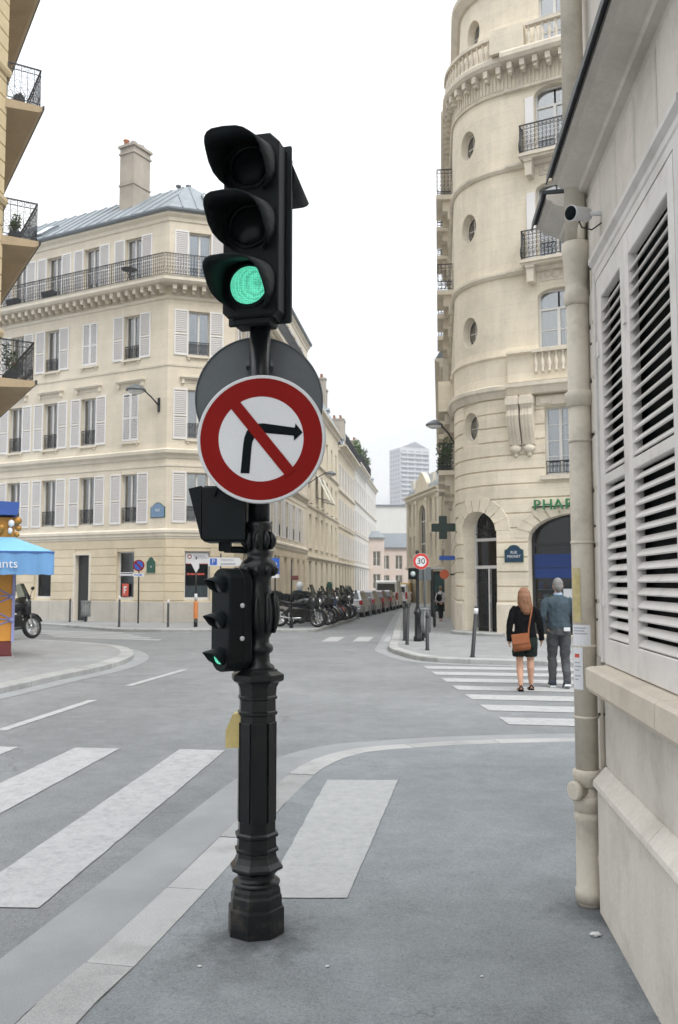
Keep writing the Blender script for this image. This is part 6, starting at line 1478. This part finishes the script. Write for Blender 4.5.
# ================================================================== people
SKIN = mat("skin", (.50,.29,.20), .55, .05, 20, .03, 80)
def ell(c, rx, ry, n=14, tilt=0):
    return [(c[0]+rx*cos(2*pi*j/n), c[1]+ry*sin(2*pi*j/n), c[2]+tilt*ry*sin(2*pi*j/n)) for j in range(n)]
def body_part(m, secs, n=14): m.loft([ell(s[0], s[1], s[2], n) for s in secs], True, True, True)
def limb(m, pts, rad, n=10): m.tube(pts, rad, n)
CLO = bpy.data.textures.new('folds','CLOUDS'); CLO.noise_scale = .11; CLO.noise_depth = 3
def folds(o, st=.03):
    d = o.modifiers.new('folds','DISPLACE'); d.texture = CLO; d.strength = st; d.mid_level = .5; d.texture_coords = 'LOCAL'
def remesh(o, vox, it=4):
    r = o.modifiers.new('remesh','REMESH'); r.mode = 'VOXEL'; r.voxel_size = vox; r.use_smooth_shade = True
    s = o.modifiers.new('smooth','SMOOTH'); s.iterations = it; s.factor = .5
def hand(m, w, d, side, s=1.0):
    """relaxed hand: palm and five curled fingers; w wrist point, d direction of the forearm"""
    w = Vector(w); d = Vector(d).normalized(); f = Vector((0,1,0)); a = d.cross(f).normalized()*side
    limb(m, [w-d*.02, w+d*.03, w+d*.085], [.022*s,.028*s,.026*s])
    for k, (o, l) in enumerate(((.024,.062),(.009,.072),(-.007,.068),(-.021,.054))):
        p = w+d*.08+f*o*s; limb(m, [p-d*.02, p+d*l*.45*s+a*-.004, p+d*l*.8*s-a*.016*s, p+d*l*s-a*.03*s], [.0095*s,.009*s,.0085*s,.007*s], 7)
    p = w+d*.025+f*.022*s; limb(m, [p, p+d*.03+f*.02*s, p+d*.06+f*.026*s, p+d*.08+f*.02*s-a*.01], [.012*s,.011*s,.010*s,.008*s], 7)
def leg(m, hip, knee, ank, r, toe):
    limb(m, [hip, tuple(hip[i]*.5+knee[i]*.5 for i in range(3)), knee, (knee[0],knee[1]-.015,knee[2]-.12), tuple(knee[i]*.35+ank[i]*.65 for i in range(3)), ank], [r[0],r[1],r[2],r[3],r[4],r[5]], 12)
    limb(m, [(ank[0],ank[1]-.03,ank[2]-.045),(ank[0],ank[1]+.03,ank[2]-.05),(ank[0]+toe[0]*.5,ank[1]+.11,ank[2]-.06),(ank[0]+toe[0],ank[1]+.17,ank[2]-.068)], [.034,.042,.036,.02], 10)
def face(t, M, z, w=.072, d=.09, h=.115, skin=SKIN):
    pass
# figures walk away from the camera: +y is forward
# ---- woman
wx_, wy_ = 3.02, 14.75; Wm = T(wx_, wy_, ROADZ+.012) @ RZ(radians(-6))
wo_ = put('person', None, None, None, Wm, 'person with long auburn hair in black jumper and dark shorts walking over the crossing', 'person')
m = MB()
LA, RA = (-.085,-.10,.075), (.095,.06,.075)
leg(m, (-.085,0,.86), (-.085,.02,.47), LA, (.085,.076,.056,.058,.047,.034), (-.02,0)); leg(m, (.085,0,.86), (.09,.05,.47), RA, (.085,.076,.056,.058,.047,.034), (.02,0))
body_part(m, [((0,.0,.78),.15,.11),((0,0,.88),.17,.12),((0,0,1.0),.135,.10),((0,.01,1.12),.14,.105),((0,.01,1.25),.165,.105),((0,0,1.33),.14,.085),((0,.0,1.37),.06,.055),((0,.01,1.42),.048,.05),((0,.015,1.45),.05,.055)])
m.ball((0,.02,1.525),.073,.09,.112,14,10); m.ball((0,.11,1.50),.016,.025,.022); m.ball((-.074,.01,1.515),.012,.022,.03); m.ball((.074,.01,1.515),.012,.022,.03)
EL, WL = (-.235,-.03,1.05), (-.245,.02,.82); ER, WR = (.245,-.02,1.06), (.27,.05,.84)
limb(m, [(-.15,0,1.31),(-.2,-.01,1.2),EL,WL], [.045,.042,.034,.024]); limb(m, [(.15,0,1.31),(.205,-.01,1.2),ER,WR], [.045,.042,.034,.024])
hand(m, WL, (-.01,.05,-.2), -1); hand(m, WR, (.02,.05,-.2), 1)
o = put('body', m, SKIN, wo_, Wm); remesh(o, .0075, 3)
BLK = mat("black_knit", (.006,.006,.007), .95, .15, 30, .1, 90, .3, 120, spec=.1); SHORTS = mat("dark_green_shorts", (.013,.020,.018), .85, .15, 14, spec=.15); HAIR = mat("auburn_hair", (.21,.098,.048), .5, .35, 6, .2, 30, .5, 60, stretch=(12,12,.6)); LEATH = mat("tan_leather", (.26,.085,.03), .5, .15, 9)
m = MB()
body_part(m, [((0,0,.84),.195,.145),((0,0,.86),.20,.15),((0,0,.98),.165,.13),((0,.0,1.1),.165,.13),((0,.005,1.24),.19,.132),((0,0,1.33),.165,.108),((0,0,1.375),.085,.075),((0,0,1.39),.07,.065)])
for S in (-1,1):
    e, w_ = (EL,WL) if S < 0 else (ER,WR)
    limb(m, [(S*.13,0,1.32),(S*.19,-.005,1.25),tuple(e),tuple(w_),(w_[0]+S*.0,w_[1]+.01,w_[2]-.04)], [.062,.066,.056,.046,.05], 12)
o = put('jumper', m, BLK, wo_, Wm); remesh(o, .009, 5); folds(o, .035)
m = MB(); body_part(m, [((0,0,.68),.19,.135),((0,0,.78),.195,.145),((0,0,.9),.175,.13),((0,0,.92),.15,.11)])
limb(m, [(-.09,0,.85),(-.095,.01,.66),(-.1,.015,.54),(-.1,.015,.53)], [.115,.108,.098,.09], 14); limb(m, [(.09,0,.85),(.1,.02,.66),(.1,.035,.54),(.1,.035,.53)], [.115,.108,.098,.09], 14)
o = put('shorts', m, SHORTS, wo_, Wm); remesh(o, .009, 4); folds(o)
m = MB(); m.ball((0,.0,1.545),.088,.10,.112,14,10); body_part(m, [((.0,-.045,1.56),.09,.075),((.0,-.075,1.46),.095,.06),((.01,-.105,1.36),.095,.05),((.02,-.125,1.27),.07,.04),((.03,-.13,1.21),.03,.02)])
rs = random.Random(3)
for k in range(90):                                     # loose locks over the back
    a = radians(rs.uniform(150,390)); x0, y0 = .082*cos(a), .085*sin(a)-.01; ln = rs.uniform(.20,.36); sw = rs.uniform(-.03,.05); wv = rs.uniform(0,6.28)
    if y0 > .03: ln *= .6
    m.tube([(x0*.5,y0*.5+.01,1.64),(x0,y0,1.575),(x0*1.12+.006*sin(wv),y0*1.1-.02,1.48),(x0*1.1+sw*.4+.012*sin(wv+1.5),y0*.9-.055,1.53-ln*.55),(x0*.9+sw+.012*sin(wv+3),y0*.6-.085,1.56-ln)],[.012,.016,.015,.013,.003],5)
o = put('hair', m, HAIR, wo_, Wm)
for a in (LA, RA): put('sandal', MB().bbox(a[0]-.042,a[0]+.042,a[1]-.07,a[1]+.18,-.012,.018,.006).tube([(a[0]-.04,a[1]+.08,.0),(a[0],a[1]+.08,.06),(a[0]+.04,a[1]+.08,.0)],.014,6).tube([(a[0]-.036,a[1]-.05,.03),(a[0],a[1]-.075,.075),(a[0]+.036,a[1]-.05,.03)],.012,6), BLK, wo_, Wm)
bgM = Wm @ T(-.06,-.175,.64); bg_ = put('shoulder_bag', None, None, None, bgM, 'tan leather shoulder bag worn by the auburn haired person', 'bag')
put('bag_body', MB().loft([[(-.13,-.04,0),(.13,-.04,0),(.13,.04,0),(-.13,.04,0)],[(-.145,-.055,.06),(.145,-.055,.06),(.145,.05,.06),(-.145,.05,.06)],[(-.13,-.04,.24),(.13,-.04,.24),(.13,.035,.24),(-.13,.035,.24)],[(-.12,-.02,.26),(.12,-.02,.26),(.12,.02,.26),(-.12,.02,.26)]],True,True,True), LEATH, bg_, bgM @ RY(radians(-8)))
put('flap', MB().loft([[(-.135,-.05,.26),(.135,-.05,.26),(.135,.03,.272),(-.135,.03,.272)],[(-.14,-.066,.12),(.14,-.066,.12),(.14,-.056,.12),(-.14,-.056,.12)]]), LEATH, bg_, bgM @ RY(radians(-8)))
put('strap', MB().loft([[(x,y,z),(x+.022,y-.006,z),(x+.022,y-.001,z),(x,y+.005,z)] for x,y,z in ((.09,-.02,.22),(.10,.018,.35),(.125,.012,.5),(.15,.04,.62),(.165,.075,.70),(.16,.13,.755),(.15,.19,.765))]), LEATH, bg_, bgM)
# ---- man
mx_, my_ = 3.66, 15.1; Mm = T(mx_, my_, ROADZ+.012) @ RZ(radians(-4))
mn = put('person', None, None, None, Mm, 'person with short grey hair in slate blue jumper and grey trousers beside the crossing companion', 'person')
SWB = mat("slate_jumper", (.060,.085,.105), .9, .12, 12, .08, 70, .2, 100, spec=.15); TRO = mat("grey_trousers", (.075,.08,.085), .85, .15, 12, .06, 60, .2, 60, spec=.15); GHAIR = mat("grey_hair", (.19,.185,.18), .6, .25, 14, .2, 50); SHIRT = mat("pale_blue_shirt", (.35,.48,.65), .8, .05); SHOE = mat("navy_trainer", (.02,.03,.045), .6, .1)
LA, RA = (-.10,.10,.085), (.10,-.12,.10)
KL, KR = (-.10,.10,.50), (.105,.03,.50)
m = MB()
leg(m, (-.095,0,.95), KL, LA, (.09,.08,.06,.06,.05,.036), (0,0)); leg(m, (.095,0,.95), KR, RA, (.09,.08,.06,.06,.05,.036), (0,0))
body_part(m, [((0,0,.86),.15,.11),((0,0,.98),.165,.12),((0,0,1.12),.15,.11),((0,.01,1.28),.175,.12),((0,.01,1.4),.19,.11),((0,0,1.47),.15,.085),((0,0,1.51),.062,.06),((0,.01,1.57),.056,.058),((0,.015,1.6),.055,.058)])
m.ball((0,.02,1.68),.078,.097,.12,14,10); m.ball((0,.118,1.66),.018,.028,.024); m.ball((-.08,.01,1.67),.012,.022,.032); m.ball((.08,.01,1.67),.012,.022,.032)
EL, WL = (-.27,-.04,1.18), (-.285,.05,.94); ER, WR = (.265,-.03,1.18), (.265,.06,.95)
limb(m, [(-.17,0,1.44),(-.235,-.01,1.32),EL,WL], [.055,.05,.042,.03]); limb(m, [(.17,0,1.44),(.235,-.01,1.32),ER,WR], [.055,.05,.042,.03]); hand(m, WL, (-.01,.06,-.2), -1, 1.1); hand(m, WR, (.01,.06,-.2), 1, 1.1)
o = put('body', m, SKIN, mn, Mm); remesh(o, .008, 3)
m = MB(); body_part(m, [((0,0,.97),.19,.135),((0,0,1.0),.195,.14),((0,.0,1.14),.18,.135),((0,.005,1.3),.208,.142),((0,.005,1.41),.215,.132),((0,0,1.475),.165,.10),((0,0,1.51),.09,.078),((0,0,1.525),.074,.068)])
for S in (-1,1):
    e, w_ = (EL,WL) if S < 0 else (ER,WR)
    limb(m, [(S*.15,0,1.45),(S*.225,-.005,1.37),tuple(e),tuple(w_),(w_[0],w_[1]+.01,w_[2]-.03)], [.068,.072,.06,.047,.048], 12)
o = put('jumper', m, SWB, mn, Mm); remesh(o, .009, 4); folds(o, .035)
m = MB(); body_part(m, [((0,0,.86),.17,.135),((0,0,.95),.18,.135),((0,0,1.02),.17,.125),((0,0,1.03),.15,.11)])
for (k_, a_, hx) in ((KL,LA,-.095),(KR,RA,.095)): limb(m, [(hx,0,.93),tuple((hx,0,.93)[i]*.5+k_[i]*.5 for i in range(3)),k_,(k_[0],k_[1]-.02,k_[2]-.13),(a_[0],a_[1]*.9+k_[1]*.1-.01,a_[2]+.14),(a_[0],a_[1]-.005,a_[2]+.0)], [.108,.098,.078,.076,.066,.064], 14)
o = put('trousers', m, TRO, mn, Mm); remesh(o, .009, 4); folds(o, .035)
m = MB(); m.ball((0,-.002,1.705),.087,.103,.108,14,10); m.ball((0,-.05,1.65),.075,.06,.08,14,8); o = put('hair', m, GHAIR, mn, Mm); remesh(o, .008, 2)
put('shirt_collar', MB().lathe([(.070,1.50),(.072,1.55),(.062,1.56)],16), SHIRT, mn, Mm); put('shirt_tail', MB().bbox(.06,.16,-.155,-.12,.93,.99,.004), WHITE, mn, Mm)
for a, tl in ((LA,0),(RA,-.35)):
    q = Mm @ T(a[0],a[1],a[2]-.085) @ RX(tl); put('shoe', MB().loft([[(x*.05,y,z) for x,z in ((-1,.02),(1,.02),(1,.02+h),(-1,.02+h))] if True else 0 for y,h in ((-.09,.05),(-.07,.09),(.02,.09),(.1,.055),(.19,.03))],True,True,True), SHOE, mn, q); put('sole', MB().bbox(-.052,.052,-.095,.195,-.005,.025,.006), WHITE, mn, q)
# ---- far pedestrian
fx_, fy_ = 4.72, 42.0; Fm = T(fx_, fy_, gz(0,fy_)+.08); S_ = .93; Fm = Fm @ SCL(S_,S_,S_)
fp = put('person', None, None, None, Fm, 'distant person in pale top and black leggings carrying a black backpack', 'person')
m = MB(); LA, RA = (-.05,-.12,.085), (.06,.12,.09)
leg(m, (-.08,0,.9), (-.06,.04,.48), LA, (.08,.07,.052,.054,.045,.034), (0,0)); leg(m, (.08,0,.9), (.07,.07,.48), RA, (.08,.07,.052,.054,.045,.034), (0,0))
body_part(m, [((0,0,.82),.14,.10),((0,0,.94),.155,.11),((0,0,1.08),.13,.1),((0,0,1.3),.165,.1),((0,0,1.4),.13,.08),((0,0,1.45),.05,.05),((0,.01,1.52),.05,.05)]); m.ball((0,.02,1.62),.075,.09,.115); m.ball((0,.11,1.6),.015,.022,.02)
limb(m, [(-.15,0,1.36),(-.22,-.03,1.12),(-.2,.08,.92)], [.045,.036,.026]); limb(m, [(.15,0,1.36),(.22,-.03,1.12),(.2,.08,.92)], [.045,.036,.026]); hand(m,(-.2,.08,.92),(0,.1,-.2),-1); hand(m,(.2,.08,.92),(0,.1,-.2),1)
o = put('body', m, SKIN, fp, Fm); remesh(o, .010, 2)
m = MB(); body_part(m, [((0,0,.92),.19,.14),((0,0,1.1),.17,.13),((0,0,1.32),.2,.13),((0,0,1.42),.14,.09),((0,0,1.46),.07,.06)])
limb(m, [(-.14,0,1.38),(-.225,-.03,1.12),(-.2,.08,.94)], [.065,.055,.045]); limb(m, [(.14,0,1.38),(.225,-.03,1.12),(.2,.08,.94)], [.065,.055,.045]); o = put('pale_top', m, mat("pale_top", (.52,.50,.53), .85, .1), fp, Fm); remesh(o, .012, 3)
m = MB()
for hx, k_, a_ in ((-.08,(-.06,.04,.48),LA),(.08,(.07,.07,.48),RA)): limb(m, [(hx,0,.92),k_,(k_[0],k_[1]-.02,.36),(a_[0],a_[1],.12)], [.1,.07,.066,.045], 12)
o = put('leggings', m, BLK, fp, Fm); remesh(o, .010, 2); m = MB(); m.ball((0,-.005,1.645),.085,.1,.108); m.ball((0,-.07,1.6),.06,.05,.09); o = put('hair', m, mat("brown_hair", (.16,.10,.06), .6, .2, 20), fp, Fm)
bM_ = Fm @ T(-.10,-.2,1.05); t = put('backpack', None, None, None, bM_, 'small black backpack on the distant person', 'bag'); put('bag_body', MB().ball((0,0,.1),.15,.08,.19,12,8), BLK, t, bM_); put('strap', MB().tube([(-.05,.05,.25),(-.06,.1,.36),(-.06,.22,.38)],.018,6).tube([(.12,.05,.25),(.18,.1,.36),(.16,.22,.38)],.018,6).box(-.06,.16,.04,.06,.22,.25), BLK, t, bM_)
# ================================================================== balcony plants and small objects
for i, (M, lb) in enumerate(((balc[2],'cluster of small dark pots on the topmost visible yellow building balcony'),(balc[1],'bushy green plant in a long box on the middle yellow building balcony'),(balc[0],'climbing plant with red flowers on the lowest visible yellow building balcony'))):
    plant('balcony_plant', lb, M @ T(.35,-.35,.235), .3, (.25,.7,.75)[i], (120,420,260)[i], (LEAFD,LEAF,LEAFD)[i], True, .07, .34, 'plants on the yellow building')
m = MB(); leaves(m, (0,0,0), .2,.15,.15, 25, .05); put('red_flowers', m, RED, bpy.data.objects['balcony_plant.002'], balc[0] @ T(.3,-.35,.65))
plant('balcony_plant', 'trailing leafy plant filling the balcony beside the pharmacy street lamp', PB.M(-2.6,.40,5.76), .45, 1.25, 700, LEAF, True, .10, .85, 'plants on the pharmacy building')
plant('balcony_plant', 'dark trailing plant hanging below the balcony on the pharmacy street side', PB.M(-5.6,.40,5.76), .4, .9, 400, LEAFD, True, .10, .8, 'plants on the pharmacy building')
for i, (s, lb) in enumerate(((LL-9.6,'dark planter at the left of the long balcony on the cream corner building'),(LL-7.1,'dark planter in the middle of the long balcony on the cream corner building'),(LL-2.0,'dark folding table on the long balcony near the corner'))):
    M = LF.M(s,.42,15.47); t = put('balcony_planter' if i < 2 else 'balcony_table', None, None, None, M, lb, 'planter' if i < 2 else 'table', None)
    if i < 2: put('box', MB().loft([[(-.3,-.14,0),(.3,-.14,0),(.3,.14,0),(-.3,.14,0)],[(-.38,-.18,.42),(.38,-.18,.42),(.38,.18,.42),(-.38,.18,.42)]]), IRON, t, M); put('soil', MB().box(-.34,.34,-.15,.15,.40,.425), CHIM, t, M)
    else: put('top', MB().lathe([(.35,.66),(.36,.69)],16), IRON, t, M); put('leg', MB().bar((-.25,0,0),(.2,0,.66),.03), IRON, t, M); put('leg', MB().bar((.25,0,0),(-.2,0,.66),.03), IRON, t, M)
# litter on the pavement by the downpipe
LIT = mat("crumpled_paper", (.6,.6,.6), .8, .1)
for i, (x, y, lb) in enumerate(((1.24,4.50,'crumpled white paper scrap by the foot of the downpipe'),(.62,4.05,'tiny white scrap on the open pavement'),(-.62,4.15,'small pale scrap on the pavement left of the signal base'),(-.05,4.15,'small tan scrap on the pavement right of the signal base'))):
    m = MB(); r_ = (.018,.006,.007,.007)[i]; m.ball((0,0,r_*.5),r_*1.6,r_,r_*.6,7,5)
    m.v = [(a+random.uniform(-.3,.3)*r_,b+random.uniform(-.3,.3)*r_,max(0,c+random.uniform(-.2,.2)*r_)) for a,b,c in m.v]
    put('paper_scrap', m, LIT, None, T(x,y,-.003), lb, 'litter')
# ================================================================== thin city haze
HZ = bpy.data.materials.new("haze_air"); HZ.use_nodes = True; t = HZ.node_tree; t.nodes.clear()
o_ = t.nodes.new('ShaderNodeOutputMaterial'); v_ = t.nodes.new('ShaderNodeVolumePrincipled')
v_.inputs['Color'].default_value = (.93,.95,.98,1); v_.inputs['Density'].default_value = .0007; v_.inputs['Anisotropy'].default_value = .2
t.links.new(v_.outputs[0], o_.inputs['Volume'])
put('haze', MB().box(-400,400,-40,760,-3,120), HZ, kind='stuff')
